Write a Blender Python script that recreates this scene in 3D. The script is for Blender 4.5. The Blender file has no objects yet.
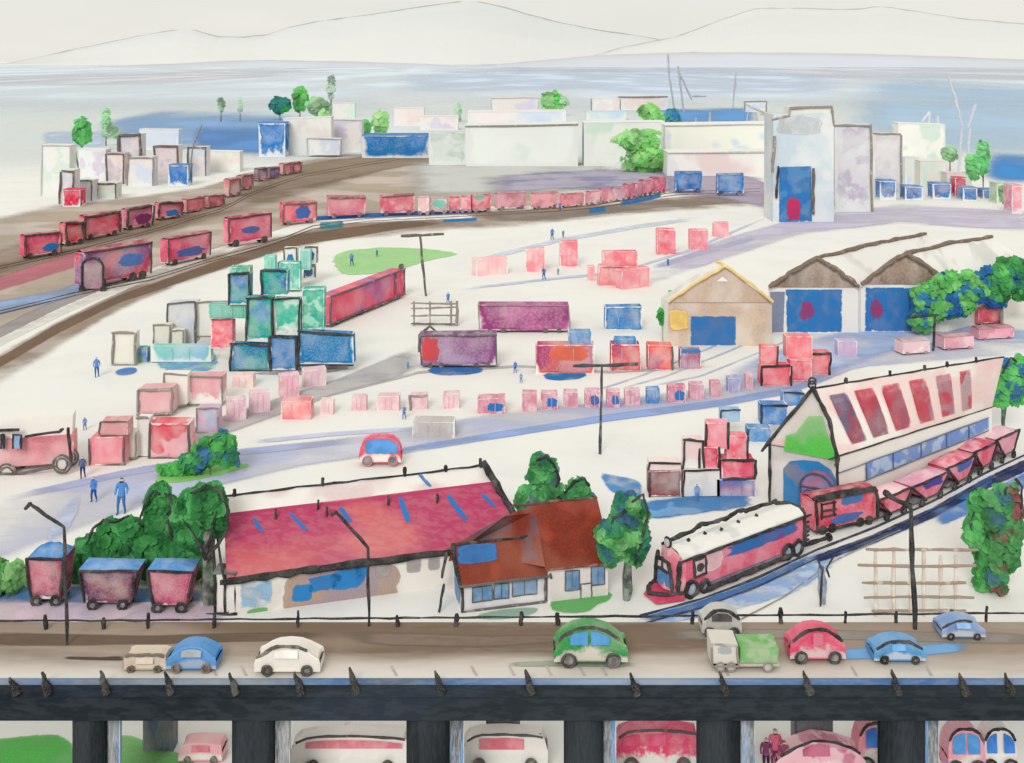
import bpy, math, random
from mathutils import Vector as V, noise as mnoise
random.seed(7)
R = random.uniform
scene = bpy.context.scene
COL = scene.collection
H, F, CX, HY = 50.0, 1100.0, 512.0, 58.0      # eye height (m), focal length (px), vanishing point

# ------------------------------------------------------------------ measuring
def S(py, z=0): return (py - HY) / (H - z)                   # px per metre on the level z
def G(px, py, z=0):                                          # the place on level z
    s = S(py, z); return V(((px - CX) / s, F / s, z))
def Q(px, py, base):                                         # a point above the ground line of `base`
    s = S(base); return V(((px - CX) / s, F / s, H - (py - HY) / s))

# ------------------------------------------------------------------ colours
def cob(c): return (c[0]+20, c[1]+20, min(c[2]+6, 205)) if c[0] < 85 and c[2] > 145 and c[2]-c[0] > 80 and c[1] < 135 else c   # cobalt, not ultramarine
def lin(c): c = cob(c); return tuple(((v/255)/12.92 if v/255 <= .04045 else ((v/255 + .055)/1.055)**2.4) for v in c) + (1,)
paper = (233, 232, 226)
crim = (214, 72, 114); pink = (220, 100, 122); lpink = (236, 168, 174); rose = (212, 160, 168); red = (214, 58, 78)
maroon = (128, 66, 72); purp = (126, 56, 106); mauve = (156, 124, 150); blue = (24, 104, 182); lblue = (128, 172, 214)
navy = (36, 48, 84); teal = (12, 166, 142); lteal = (130, 208, 188); tblue = (14, 98, 158); green = (58, 138, 70)
dgreen = (38, 92, 62); lgreen = (150, 212, 134); spring = (88, 188, 88); brown = (150, 134, 118); dbrown = (112, 94, 80)
rust = (150, 70, 46); slate = (30, 36, 42); beige = (196, 174, 152); lav = (204, 204, 222); grey = (186, 184, 180)
yellow = (236, 202, 116); plum = (104, 64, 84); orange = (222, 100, 80); cream = (238, 234, 220)

# ------------------------------------------------------------------ materials
MATS, ARGS = {}, {}
def glaze(m): return wash(al=True, **ARGS[m.name])                 # the same pigment as a see-through layer over what it lies on
def nd(nt, t, **k):
    n = nt.nodes.new(t)
    for a, b in k.items(): setattr(n, a, b)
    return n
def wash(c, base=400, c2=None, p2=.4, under=paper, amp=.5, st=(.72, 1.0), fs=9, e=(.3, .58), asp=(1, 1, 1), grain=.87, scale=None, al=False, leaf=False):
    """pigment laid over `under`: uneven strength, ragged edge (vertex 'fade'), granulation, a second pigment run in"""
    s = scale if scale else max(S(base), .25) / fs
    s = 2 ** (round(math.log2(s) * 2) / 2)
    key = (c, c2, p2, under, amp, st, e, asp, grain, round(s, 4), al, leaf)
    if key in MATS: return MATS[key]
    m = bpy.data.materials.new('pigment'); ARGS[m.name] = dict(c=c, c2=c2, p2=p2, under=under, amp=amp, st=st, e=e, asp=asp, grain=grain, scale=s); m.use_nodes = True; nt = m.node_tree; nt.nodes.clear(); L = nt.links.new
    out = nd(nt, 'ShaderNodeOutputMaterial'); bs = nd(nt, 'ShaderNodeBsdfDiffuse'); L(bs.outputs[0], out.inputs[0])
    geo = nd(nt, 'ShaderNodeNewGeometry')
    mp = nd(nt, 'ShaderNodeMapping'); mp.inputs['Scale'].default_value = asp; L(geo.outputs['Position'], mp.inputs[0])
    def noise(sc, det=3, rough=.6, off=0):
        n = nd(nt, 'ShaderNodeTexNoise'); n.inputs['Scale'].default_value = sc; n.inputs['Detail'].default_value = det
        n.inputs['Roughness'].default_value = rough
        a = nd(nt, 'ShaderNodeVectorMath', operation='ADD'); a.inputs[1].default_value = (off, off * .7, off * 1.3)
        L(mp.outputs[0], a.inputs[0]); L(a.outputs[0], n.inputs['Vector']); return n.outputs[0]
    def rng(x, a, b, lo, hi, smooth=True):
        n = nd(nt, 'ShaderNodeMapRange'); n.interpolation_type = 'SMOOTHSTEP' if smooth else 'LINEAR'
        L(x, n.inputs[0]); n.inputs[1].default_value = a; n.inputs[2].default_value = b
        n.inputs[3].default_value = lo; n.inputs[4].default_value = hi; return n.outputs[0]
    def mul(x, y, op='MULTIPLY'):
        n = nd(nt, 'ShaderNodeMath', operation=op); L(x, n.inputs[0])
        if isinstance(y, (int, float)): n.inputs[1].default_value = y
        else: L(y, n.inputs[1])
        return n.outputs[0]
    def mix(f, a, b):
        n = nd(nt, 'ShaderNodeMix', data_type='RGBA')
        L(f, n.inputs[0])
        for i, x in ((6, a), (7, b)):
            if isinstance(x, tuple): n.inputs[i].default_value = x
            else: L(x, n.inputs[i])
        return n.outputs[2]
    at = nd(nt, 'ShaderNodeAttribute', attribute_name='fade')
    n1 = noise(s, 4, .65)
    val = mul(at.outputs['Fac'], mul(rng(n1, 0, 1, -amp, amp, False), 1.0), 'ADD')
    cov = rng(val, e[0], e[1], 0, 1)
    rim = mul(rng(val, e[0] + .1, e[1] + .04, 0, 1), rng(val, e[1] + .04, e[1] + .3, .14, 0))   # pigment gathers at the edge
    stv = rng(noise(s * .55, 2, .5, 31), .32, .66, st[0], st[1])
    gr = rng(noise(s * 9, 2, .7, 77), .38, .6, grain, 1)
    pig = lin(c)
    if c2: pig = mix(rng(noise(s * .5, 2, .55, 13), .62 - p2 * .3, .70 - p2 * .3, 0, 1), lin(c), lin(c2))
    f = mul(mul(mul(cov, stv), gr), rim, 'ADD')
    fc = nd(nt, 'ShaderNodeClamp'); L(f, fc.inputs[0])
    if al:
        tr = nd(nt, 'ShaderNodeBsdfTransparent'); mx = nd(nt, 'ShaderNodeMixShader'); L(fc.outputs[0], mx.inputs[0]); L(tr.outputs[0], mx.inputs[1]); L(bs.outputs[0], mx.inputs[2])
        L(mx.outputs[0], out.inputs[0])
        if c2: L(pig, bs.inputs[0])
        else: bs.inputs[0].default_value = pig
        MATS[key] = m; return m
    if leaf:
        tl = nd(nt, 'ShaderNodeBsdfTranslucent'); mx = nd(nt, 'ShaderNodeMixShader'); mx.inputs[0].default_value = .55
        L(bs.outputs[0], mx.inputs[1]); L(tl.outputs[0], mx.inputs[2]); L(mx.outputs[0], out.inputs[0])
    col = mix(fc.outputs[0], lin(under), pig)
    L(col, bs.inputs[0])
    if leaf: L(col, tl.inputs[0])
    MATS[key] = m; return m
def plain(c, **k): return wash(c, st=(.85, 1), e=(-2, -1), grain=.9, under=paper, **k)
def ink(c=(30, 29, 32), dry=(72, 68, 68), base=500): return wash(dry, base, c2=c, p2=.93, e=(-2, -1), st=(.95, 1), grain=.93, fs=7)
INK, INKG, INKB = ink(), ink((138, 130, 124), (176, 168, 160)), ink((124, 106, 92), (160, 144, 130))
INKL = ink((186, 184, 186), (205, 204, 204)); INKM = ink((92, 86, 84), (140, 132, 128))

# ------------------------------------------------------------------ mesh builder
class MB:
    def __init__(s): s.nr = {}; s.v = []; s.f = []; s.fd = []; s.m = []; s.mats = []
    def mi(s, m):
        if m not in s.mats: s.mats.append(m)
        return s.mats.index(m)
    def add(s, pts, fades):
        k = len(s.v); s.v += [V(p) for p in pts]; s.fd += list(fades); return k
    def poly(s, idx, mat): s.f.append(tuple(idx)); s.m.append(s.mi(mat))
    def quad(s, p, mat, ef=.42, ins=.13, g=(1, 1, 1, 1)):
        """four corners bl br tr tl; paint thins towards the border ring; g scales the pigment at each corner"""
        p = [V(x) for x in p]
        def bl(u, v): return (p[0]*(1-u) + p[1]*u)*(1-v) + (p[3]*(1-u) + p[2]*u)*v
        i = ins
        inn = [bl(i, i), bl(1-i, i), bl(1-i, 1-i), bl(i, 1-i)]
        k = s.add(p + inn, [ef*g[0], ef*g[1], ef*g[2], ef*g[3], g[0], g[1], g[2], g[3]])
        s.poly((k+4, k+5, k+6, k+7), mat)
        for a in range(4):
            b = (a+1) % 4; s.poly((k+a, k+b, k+4+b, k+4+a), mat)
    def ngon(s, pts, mat, ef=0., ins=.35, fc=1.):
        pts = [V(p) for p in pts]; n = len(pts); c = sum(pts, V()) / n
        k = s.add(pts + [p.lerp(c, ins) for p in pts] + [c], [ef]*n + [fc]*(n+1))
        for a in range(n):
            b = (a+1) % n; s.poly((k+a, k+b, k+n+b, k+n+a), mat); s.poly((k+n+a, k+n+b, k+2*n), mat)
    def box(s, A, B, h, d, mat, top=None, z0=0, taper=0, ef=.42, g=(1, 1, 1, 1), ins=.13, lift=0, bow=0):
        """near bottom edge A-B, height h, depth d away from the viewer; taper narrows the bottom"""
        A, B = V(A), V(B); u = (B - A); u.z = 0; L = u.length; u /= L; n = V((-u.y, u.x, 0)); Z = V((0, 0, 1))
        if n.y < 0: n = -n
        a0, b0 = A + u*taper*L + Z*z0 + n*d*taper, B - u*taper*L + Z*z0 + n*d*taper
        c0, e0 = b0 + n*d*(1-2*taper), a0 + n*d*(1-2*taper)
        jt = lambda: u*R(-.025, .025)*min(L, 2*h) + Z*R(-.025, .025)*min(L, 2*h); a1, b1 = A + Z*(z0+h) + jt(), B + Z*(z0+h+lift) + jt(); c1, e1 = b1 + n*d, a1 + n*d
        s.quad((a0, b0, b1, a1), mat, ef, ins, g)
        s.quad((b0, c0, c1, b1), mat, ef, ins, g); s.quad((e0, a0, a1, e1), mat, ef, ins, g)
        s.quad((c0, e0, e1, c1), mat, ef, ins, g); s.quad((a1, b1, c1, e1), top or mat, ef, ins, (g[3], g[2], g[2], g[3]))
        return dict(a0=a0, b0=b0, c0=c0, e0=e0, a1=a1, b1=b1, c1=c1, e1=e1, u=u, n=n, L=L)
    def tube(s, pts, r, mat, wob=.5, seg=6, sub=3, taper=False):
        pts = [V(p) for p in pts]; P = [pts[0]]
        for a, b in zip(pts, pts[1:]):
            for k in range(1, sub+1): P.append(a.lerp(b, k/sub))
        n = len(P)
        for i in range(1, n-1): P[i] = P[i] + V((R(-1, 1), R(-.3, .3), R(-1, 1))) * r * wob
        rings = []
        for i, p in enumerate(P):
            t = (P[min(i+1, n-1)] - P[max(i-1, 0)])
            t = t.normalized() if t.length > 1e-9 else V((0, 0, 1))
            up = V((0, 1, 0)) if abs(t.y) < .9 else V((0, 0, 1))
            x = t.cross(up).normalized(); y = t.cross(x)
            rr = r * R(.72, 1.18) * ((1 - .75*i/(n-1)) if taper else 1)
            if i in (0, n-1): rr *= .8
            rings.append(s.add([p + (x*math.cos(2*math.pi*k/seg) + y*math.sin(2*math.pi*k/seg))*rr for k in range(seg)], [1]*seg))
        for a, b in zip(rings, rings[1:]):
            for k in range(seg): s.poly((a+k, a+(k+1) % seg, b+(k+1) % seg, b+k), mat)
        s.poly(range(rings[0], rings[0]+seg), mat); s.poly(range(rings[-1], rings[-1]+seg), mat)
    def ring(s, c, ax, r, w, mat, n=14, ry=None):
        """a hand drawn loop (tyre) of radius r round the axis ax"""
        c = V(c); ax = V(ax).normalized(); x = V((0, 0, 1)); y = ax.cross(x).normalized()
        a0 = R(0, 6); k = R(.9, 1.06)
        s.tube([c + (x*math.cos(a0 + 2*math.pi*i/n)*r + y*math.sin(a0 + 2*math.pi*i/n)*r*k) for i in range(n+1)], w, mat, .25, 5, 1)
    def disc(s, c, ax, r, t, mat, n=14):
        c = V(c); ax = V(ax).normalized(); x = V((0, 0, 1)); y = ax.cross(x).normalized()
        A = [c + ax*t/2 + (x*math.cos(6.2832*i/n) + y*math.sin(6.2832*i/n))*r for i in range(n)]; B = [p - ax*t for p in A]
        k = s.add(A + B, [1]*2*n)
        s.poly(range(k, k+n), mat); s.poly(range(k+n, k+2*n), mat)
        for i in range(n): j = (i+1) % n; s.poly((k+i, k+j, k+n+j, k+n+i), mat)
    def dab(s, o, ux, uy, mat, u=(0, 1), v=(0, 1), n=18, rag=.12, eps=.02, ef=.1, ins=.3, ex=5):
        """a ragged brush mark on the plane o + u*ux + v*uy, set eps proud of it towards the viewer"""
        o, ux, uy = V(o), V(ux), V(uy); nr = ux.cross(uy).normalized()
        if nr.y > 0: nr = -nr
        mat = glaze(mat)
        if abs(nr.y) < .05 and nr.z < 0: nr = -nr
        cu, cv, ru, rv = (u[0]+u[1])/2, (v[0]+v[1])/2, (u[1]-u[0])/2, (v[1]-v[0])/2
        pts = []
        for i in range(n):
            a = 2*math.pi*i/n; ca, sa = math.cos(a), math.sin(a)
            q = (abs(ca)**ex + abs(sa)**ex) ** (-1/ex) * R(1-rag, 1+rag*.6)
            pts.append(o + ux*(cu + ca*q*ru) + uy*(cv + sa*q*rv) + nr*eps)
        s.ngon(pts, mat, ef, ins)
    def build(s, name, loc=(0, 0, 0), parent=None):
        me = bpy.data.meshes.new(name); loc = V(loc)
        me.from_pydata([tuple(p - loc) for p in s.v], [], s.f)
        for m in s.mats: me.materials.append(m)
        me.polygons.foreach_set('material_index', s.m)
        at = me.attributes.new('fade', 'FLOAT', 'POINT'); at.data.foreach_set('value', s.fd)
        me.update()
        if s.nr:
            me.polygons.foreach_set('use_smooth', [True]*len(s.f)); me.normals_split_custom_set_from_vertices([tuple(s.nr.get(i, (0, 0, 0))) for i in range(len(s.v))])
        o = bpy.data.objects.new(name, me); COL.objects.link(o)
        if parent: o.parent = parent
        else: o.location = loc
        return o
def tag(o, label, cat, group=None):
    o['label'] = label; o['category'] = cat
    if group: o['group'] = group
    return o
class Thing:
    def __init__(s, name, loc, label, cat, group=None):
        s.o = bpy.data.objects.new(name, None); COL.objects.link(s.o); s.loc = V(loc); s.o.location = s.loc
        tag(s.o, label, cat, group)
    def part(s, name, mb, parent=None, label=None):
        o = mb.build(name, s.loc, parent or s.o)
        if label: o['label'] = label
        return o
def struct(name, mb):
    o = mb.build(name); o['kind'] = 'structure'; return o
def resample(pl, n):
    d = [0]
    for a, b in zip(pl, pl[1:]): d.append(d[-1] + math.dist(a, b))
    out = []; j = 0
    for i in range(n):
        t = d[-1]*i/(n-1)
        while j < len(pl)-2 and d[j+1] < t: j += 1
        k = (t-d[j])/max(d[j+1]-d[j], 1e-6); out.append((pl[j][0]+(pl[j+1][0]-pl[j][0])*k, pl[j][1]+(pl[j+1][1]-pl[j][1])*k))
    return out
ZL = [0.006]
def band(name, top, bot, mat, prof=((0, 0), (.2, 1), (.8, 1), (1, 0)), n=40, z=None, ends=0.):
    """a sheet lying on the ground between two edge lines; profile = (position across, pigment)"""
    ZL[0] += .002; zz = ZL[0] if z is None else z
    T, B = resample(top, n), resample(bot, n); mb = MB(); m = len(prof); mat = glaze(mat)
    for i in range(n):
        e = 1 if ends is None else min(1, ends + min(i, n-1-i)/(n*.16))
        for t, f in prof:
            a, b = T[i], B[i]; p = G(a[0]+(b[0]-a[0])*t, a[1]+(b[1]-a[1])*t, zz); mb.add([p], [f*e])
    for i in range(n-1):
        for j in range(m-1): mb.poly((i*m+j, i*m+j+1, (i+1)*m+j+1, (i+1)*m+j), mat)
    return struct(name, mb)
def line(name, pts, w, mat, **k):
    """narrow strip on the ground w px wide"""
    return band(name, [(x, y-w/2) for x, y in pts], [(x, y+w/2) for x, y in pts], mat, **k)
def blob(name, pts, mat, ef=0., ins=.3, z=None):
    ZL[0] += .002; mb = MB(); zz = ZL[0] if z is None else z
    mat = glaze(mat)
    for _ in range(2): pts = [q for a, b in zip(pts, pts[1:] + pts[:1]) for q in ((a[0]*.75+b[0]*.25, a[1]*.75+b[1]*.25), (a[0]*.25+b[0]*.75, a[1]*.25+b[1]*.75))]
    P = resample(pts + [pts[0]], 40)[:-1]
    mb.ngon([G(x, y, zz) for x, y in P], mat, ef, ins); return struct(name, mb)

# ------------------------------------------------------------------ camera, light, sky
cam = bpy.data.cameras.new('camera'); co = bpy.data.objects.new('camera', cam); COL.objects.link(co)
co.location = (0, 0, H); co.rotation_euler = (math.radians(90), 0, 0)
cam.sensor_fit = 'HORIZONTAL'; cam.sensor_width = 36; cam.lens = F/1024*36; cam.shift_y = (HY - 381.5)/1024
cam.clip_start = 1; cam.clip_end = 30000; scene.camera = co
scene.cycles.transparent_max_bounces = 24
scene.view_settings.view_transform = 'Standard'; scene.view_settings.look = 'None'; scene.view_settings.exposure = 0
sun = bpy.data.lights.new('sun', 'SUN'); sun.energy = 1.75; sun.angle = math.radians(22); sun.color = (1, .985, .955)
so = bpy.data.objects.new('sun', sun); COL.objects.link(so); so.rotation_euler = (math.radians(56), 0, math.radians(-14))
w = bpy.data.worlds.new('World'); scene.world = w; w.use_nodes = True; nt = w.node_tree; nt.nodes.clear()
sky = nt.nodes.new('ShaderNodeTexSky'); sky.sky_type = 'NISHITA'; sky.sun_disc = False
sky.sun_elevation = math.radians(34); sky.sun_rotation = math.radians(180)
b1 = nt.nodes.new('ShaderNodeBackground'); b1.inputs[1].default_value = .1
b2 = nt.nodes.new('ShaderNodeBackground'); b2.inputs[1].default_value = 1
tc = nt.nodes.new('ShaderNodeTexCoord'); mpw = nt.nodes.new('ShaderNodeMapping'); mpw.inputs['Scale'].default_value = (2.2, 2.2, 9)
nz = nt.nodes.new('ShaderNodeTexNoise'); nz.inputs['Scale'].default_value = 1.6; nz.inputs['Detail'].default_value = 4
cr = nt.nodes.new('ShaderNodeValToRGB')                       # thin overcast, a little greyer in places
cr.color_ramp.elements[0].position = .35; cr.color_ramp.elements[0].color = lin((229, 228, 221))
cr.color_ramp.elements[1].position = .62; cr.color_ramp.elements[1].color = lin((237, 235, 227))
ms = nt.nodes.new('ShaderNodeMixShader'); ms.inputs[0].default_value = .96; ow = nt.nodes.new('ShaderNodeOutputWorld')
for a, b in ((sky.outputs[0], b1.inputs[0]), (tc.outputs['Generated'], mpw.inputs[0]), (mpw.outputs[0], nz.inputs['Vector']),
             (nz.outputs[0], cr.inputs[0]), (cr.outputs[0], b2.inputs[0]), (b1.outputs[0], ms.inputs[1]), (b2.outputs[0], ms.inputs[2]),
             (ms.outputs[0], ow.inputs[0])): nt.links.new(a, b)

# ------------------------------------------------------------------ ground and washes lying on it
mb = MB(); k = mb.add([(-9000, -200, 0), (9000, -200, 0), (9000, 14000, 0), (-9000, 14000, 0)], [1]*4)
mb.poly((k, k+1, k+2, k+3), wash((227, 226, 222), 400, c2=(231, 231, 228), e=(-2, -1), st=(.0, 1.), fs=60, grain=.6)); struct('ground', mb)

def hill(pts, Y, col, line_c, low, foot=74):
    """a far ridge: silhouette points in sight-line terms, standing Y metres away"""
    P = resample(pts, 90); mb = MB(); s = F/Y
    def at(px, py, dy=0): return V(((px-CX)/s, Y+dy, H-(py-HY)/s))
    m = wash(col, scale=.004, under=low, amp=.35, st=(.8, 1), e=(.2, .9), asp=(.35, 1, 1.6), grain=.95)  # colour thins downwards to paint mist at the hill foot
    ridge = ink(line_c, tuple(v+8 for v in line_c))
    for i, (x, y) in enumerate(P):
        y += R(-.5, .5)
        for t, f, d in ((0, 1, 0), (.12, .72, -200), (.45, .45, -500), (.75, .3, -900), (1, .1, -1200)):
            mb.add([at(x, y+(foot-y)*t, 0) + V((0, d*.2, 0))], [f])
    for i in range(89):
        for j in range(4): a = i*5+j; mb.poly((a, a+5, a+6, a+1), m)
    mb.tube([at(x, y) for x, y in P[::2]], 4.6, ridge, .5, 5, 2)
    struct('hills', mb)
hill([(-260, 70), (-60, 62), (0, 65), (40, 57), (90, 46), (140, 36), (180, 29), (200, 31), (215, 37), (262, 37), (285, 28), (320, 21), (375, 14), (440, 4), (470, 0),
      (500, 6), (540, 18), (590, 29), (640, 36), (690, 45), (760, 60), (800, 70)], 9000, (203, 205, 204), (172, 172, 171), (209, 210, 207), 66)
hill([(560, 66), (620, 48), (680, 36), (715, 22), (752, 9), (800, 8), (850, 10), (880, 6), (920, 12), (965, 19), (1024, 24), (1120, 34), (1300, 62)], 7600, (207, 208, 206), (188, 188, 186), (211, 212, 208), 66)
hill([(-300, 72), (-100, 70), (0, 69), (120, 66), (260, 60), (360, 62), (480, 66), (600, 55), (700, 52), (800, 53), (900, 55), (1024, 60), (1200, 60), (1400, 66)], 6200, (198, 198, 204), (206, 206, 210), (203, 210, 220), 70)

wa = dict(amp=.2, asp=(.3, .1, 1), e=(.0, 1.0), grain=.98)
def sea(pts_t, pts_b, c, prof=((0, 0), (.3, 1), (.7, 1), (1, 0)), fs=14, b=110, ends=0., st=(.5, 1)):
    band('water', pts_t, pts_b, wash(c, b, fs=fs, st=st, **wa), prof, ends=ends)
band('ground', [(-700, 92), (1700, 92)], [(-700, 186), (1700, 186)], wash((222, 229, 230), 130, fs=40, st=(.3, .8), **wa), ((0, 0), (.3, 1), (.6, .8), (1, 0)))  # far haze painted as a pale blue-green wash over the ground
sea([(-500, 65.5), (1500, 63.5)], [(-500, 128), (1500, 128)], (216, 226, 235), ((0, .95), (.12, .9), (.5, .75), (1, 0)), ends=1, fs=30)
sea([(-300, 70), (0, 76), (160, 70), (330, 64), (330, 64)], [(-300, 92), (0, 88), (160, 86), (330, 74), (340, 70)], (212, 213, 219), b=85, st=(.3, .9))
sea([(430, 62), (700, 60), (1024, 62), (1300, 64)], [(430, 72), (700, 78), (1024, 84), (1300, 84)], (212, 214, 222), b=75, st=(.3, .9))
sea([(90, 122), (160, 108), (270, 110), (345, 118)], [(90, 140), (160, 150), (270, 158), (345, 152)], (140, 172, 212), b=130, st=(.5, 1))
sea([(190, 124), (290, 126)], [(190, 155), (290, 158)], (104, 148, 206), b=140, st=(.4, 1))
sea([(380, 72), (520, 68), (700, 66), (860, 72)], [(380, 98), (520, 92), (700, 100), (860, 96)], (206, 219, 236), b=85, st=(.3, .9))
sea([(640, 108), (760, 106)], [(640, 128), (760, 124)], (110, 158, 212), b=116, st=(.5, 1))
sea([(840, 78), (930, 74), (1024, 82), (1200, 84)], [(840, 150), (930, 160), (1024, 165), (1200, 165)], (182, 208, 232), b=110, st=(.25, .7))
sea([(975, 150), (1024, 152), (1150, 150)], [(975, 186), (1024, 186), (1150, 186)], (80, 144, 208), b=160, st=(.4, .9))
sea([(40, 130), (110, 130)], [(40, 150), (110, 148)], (190, 206, 226), b=140)

EMB = dict(amp=.4, asp=(.5, .6, 1), e=(.0, .95), grain=.9)
# railway embankments (brown, upper left sweeping to the middle)
band('track_bed', [(-90, 240), (0, 214), (60, 202), (120, 197), (200, 186), (280, 163), (340, 153), (430, 151), (520, 160), (640, 170)],
     [(-90, 375), (0, 338), (80, 298), (150, 270), (230, 245), (300, 224), (380, 214), (470, 208), (560, 205), (640, 195)],
     wash((178, 164, 150), 220, c2=(196, 184, 174), p2=.5, fs=26, st=(.75, 1), **EMB), ((0, 0), (.06, .8), (.8, .9), (.97, .8), (1, 0)), 60)
band('track_bed', [(-90, 268), (0, 244), (100, 220), (180, 204), (260, 182), (340, 163), (430, 153)], [(-90, 330), (0, 280), (100, 252), (180, 232), (260, 210), (340, 186), (430, 160)],
     wash((142, 124, 108), 205, c2=(166, 148, 136), p2=.4, fs=22, st=(.5, .95), **EMB), ((0, 0), (.3, .8), (.6, 1), (1, 0)), 50)
band('track_bed', [(250, 172), (330, 158), (440, 150), (470, 152)], [(250, 200), (330, 184), (400, 168), (470, 160)], wash((150, 134, 118), 165, fs=18, **EMB), n=30)
band('track_bed', [(-60, 305), (0, 275), (70, 252), (150, 236)], [(-60, 325), (0, 292), (70, 270), (150, 248)], wash((190, 120, 130), 260, fs=18, st=(.5, .9), **EMB), n=24)
band('track_bed', [(-60, 325), (0, 300), (60, 288), (120, 268)], [(-60, 345), (0, 316), (60, 302), (120, 282)], wash((150, 172, 206), 300, fs=14, st=(.5, 1), **EMB), n=24)
band('track_bed', [(-60, 355), (0, 325), (40, 306), (110, 282), (180, 262)], [(-60, 372), (0, 340), (60, 312), (120, 290), (190, 266)], wash((160, 152, 152), 300, fs=14, **EMB), n=30)
band('track_bed', [(400, 158), (520, 158), (620, 162)], [(400, 200), (520, 195), (620, 190)], wash((200, 200, 196), 180, fs=18, **EMB), n=24)
line('path', [(-60, 372), (0, 342), (60, 312), (120, 286), (170, 268), (230, 249)], 9, wash((222, 219, 212), 300, e=(-.1, .5), grain=.95), n=50)
band('track_bed', [(-80, 392), (0, 351), (60, 319), (120, 290), (180, 267), (250, 243), (330, 224), (430, 212), (520, 209), (600, 204), (680, 196), (760, 190), (840, 196)],
     [(-80, 440), (0, 388), (60, 350), (110, 318), (170, 290), (250, 262), (330, 243), (430, 234), (520, 228), (600, 219), (680, 212), (760, 208), (840, 210)],
     wash((158, 140, 126), 240, c2=(184, 170, 160), p2=.5, fs=24, **EMB), ((0, 0), (.12, .75), (.4, .9), (.75, .55), (1, 0)), 70)
band('track_bed', [(-80, 398), (0, 356), (60, 322), (120, 294), (200, 266), (300, 233), (400, 220), (470, 216)], [(-80, 410), (0, 368), (60, 333), (120, 303), (200, 277), (300, 246), (400, 230), (470, 222)],
     wash((124, 104, 88), 240, fs=16, st=(.5, .95), **EMB), n=60)
band('track_bed', [(470, 212), (560, 210), (660, 200), (760, 194)], [(470, 224), (560, 220), (660, 208), (760, 203)], wash((146, 134, 126), 205, fs=16, st=(.4, .9), **EMB), n=40)
line('track_bed', [(300, 219), (360, 216), (420, 213), (492, 211)], 5, wash((40, 86, 164), 215, fs=7, e=(.2, .5), st=(.8, 1)), n=40)
line('path', [(320, 223), (400, 219), (480, 216)], 4, wash((238, 238, 238), 215, fs=7, e=(.1, .5)), n=30)
line('track_bed', [(440, 221), (480, 219)], 3.5, wash(blue, 215, fs=6), n=16)
line('track_bed', [(588, 211), (607, 209)], 6, wash(blue, 205, fs=6), n=14)
line('track_bed', [(618, 204), (640, 200), (664, 194)], 6, wash(blue, 200, fs=6), n=14)
line('track_bed', [(318, 226), (345, 224)], 9, wash((40, 140, 150), 222, fs=6, st=(.4, .9)), n=14)
band('road', [(474, 176), (560, 170), (660, 166), (770, 176)], [(474, 196), (560, 190), (660, 192), (775, 204)], wash((176, 170, 188), 182, c2=(150, 148, 176), p2=.4, fs=16, **EMB), n=40)
band('road', [(660, 166), (720, 168), (775, 180)], [(660, 196), (720, 200), (780, 214)], wash((176, 164, 180), 185, fs=14, **EMB), n=24)
# yard roads
RD = dict(amp=.35, asp=(.45, .7, 1), e=(.0, .95), grain=.93)
band('road', [(-80, 515), (0, 492), (150, 463), (300, 441), (380, 430), (480, 413), (600, 400), (720, 384), (800, 366), (900, 340), (1080, 332)],
     [(-80, 600), (0, 565), (100, 524), (200, 492), (300, 468), (420, 450), (520, 436), (600, 423), (720, 408), (790, 396), (860, 368), (1080, 352)],
     wash((190, 194, 220), 450, c2=(204, 204, 216), p2=.5, fs=30, **RD), ((0, 0), (.15, .6), (.5, .75), (.85, .8), (1, 0)), 80)
line('road', [(370, 456), (480, 438), (600, 419), (720, 403), (790, 390), (850, 368)], 8, wash((150, 172, 218), 420, fs=16, st=(.5, 1), **RD), n=60)
line('road', [(0, 500), (120, 474), (240, 452), (360, 440)], 8, wash((172, 178, 212), 450, fs=18, st=(.4, 1), **RD), n=50)
band('road', [(170, 432), (260, 402), (340, 377), (400, 350), (425, 338)], [(170, 456), (270, 420), (340, 394), (400, 380), (430, 366)], wash((188, 184, 184), 400, c2=(172, 170, 172), p2=.4, fs=20, **RD), n=40)
line('road', [(300, 403), (420, 372), (520, 366), (610, 372), (720, 366)], 3, wash((188, 186, 188), 370, fs=8, st=(.3, .9), **RD), n=60)
line('road', [(250, 442), (330, 434), (420, 428)], 5, wash((200, 204, 226), 435, fs=8, **RD), n=30)
line('road', [(455, 290), (540, 280), (620, 272), (690, 250), (770, 216)], 3, wash((196, 202, 224), 280, fs=8, st=(.4, 1), **RD), n=50)
line('road', [(470, 262), (560, 240), (640, 226), (700, 218)], 5, wash((208, 212, 226), 240, fs=8, st=(.4, 1), **RD), n=40)
line('road', [(650, 268), (690, 256), (760, 236)], 6, wash((170, 192, 226), 260, fs=8, st=(.4, 1), **RD), n=24)
band('road', [(640, 270), (720, 238), (800, 216), (900, 202), (1060, 212)], [(640, 290), (720, 262), (800, 236), (900, 224), (1060, 236)], wash((200, 194, 214), 240, fs=22, st=(.3, 1), **RD), n=50)
for dx in (0, 26, 60): line('path', [(590 + dx, 392 - dx*.1), (640 + dx, 376), (700 + dx, 352), (770 + dx, 322)], 2, wash((186, 194, 222), 370, fs=8, st=(.3, 1), **RD), n=40)
band('road', [(690, 388), (760, 352), (850, 326), (940, 322), (1060, 330)], [(770, 402), (840, 372), (900, 352), (960, 342), (1060, 346)], wash((166, 186, 224), 350, c2=(192, 200, 224), p2=.5, fs=18, st=(.4, 1), **RD), n=50)
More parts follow.
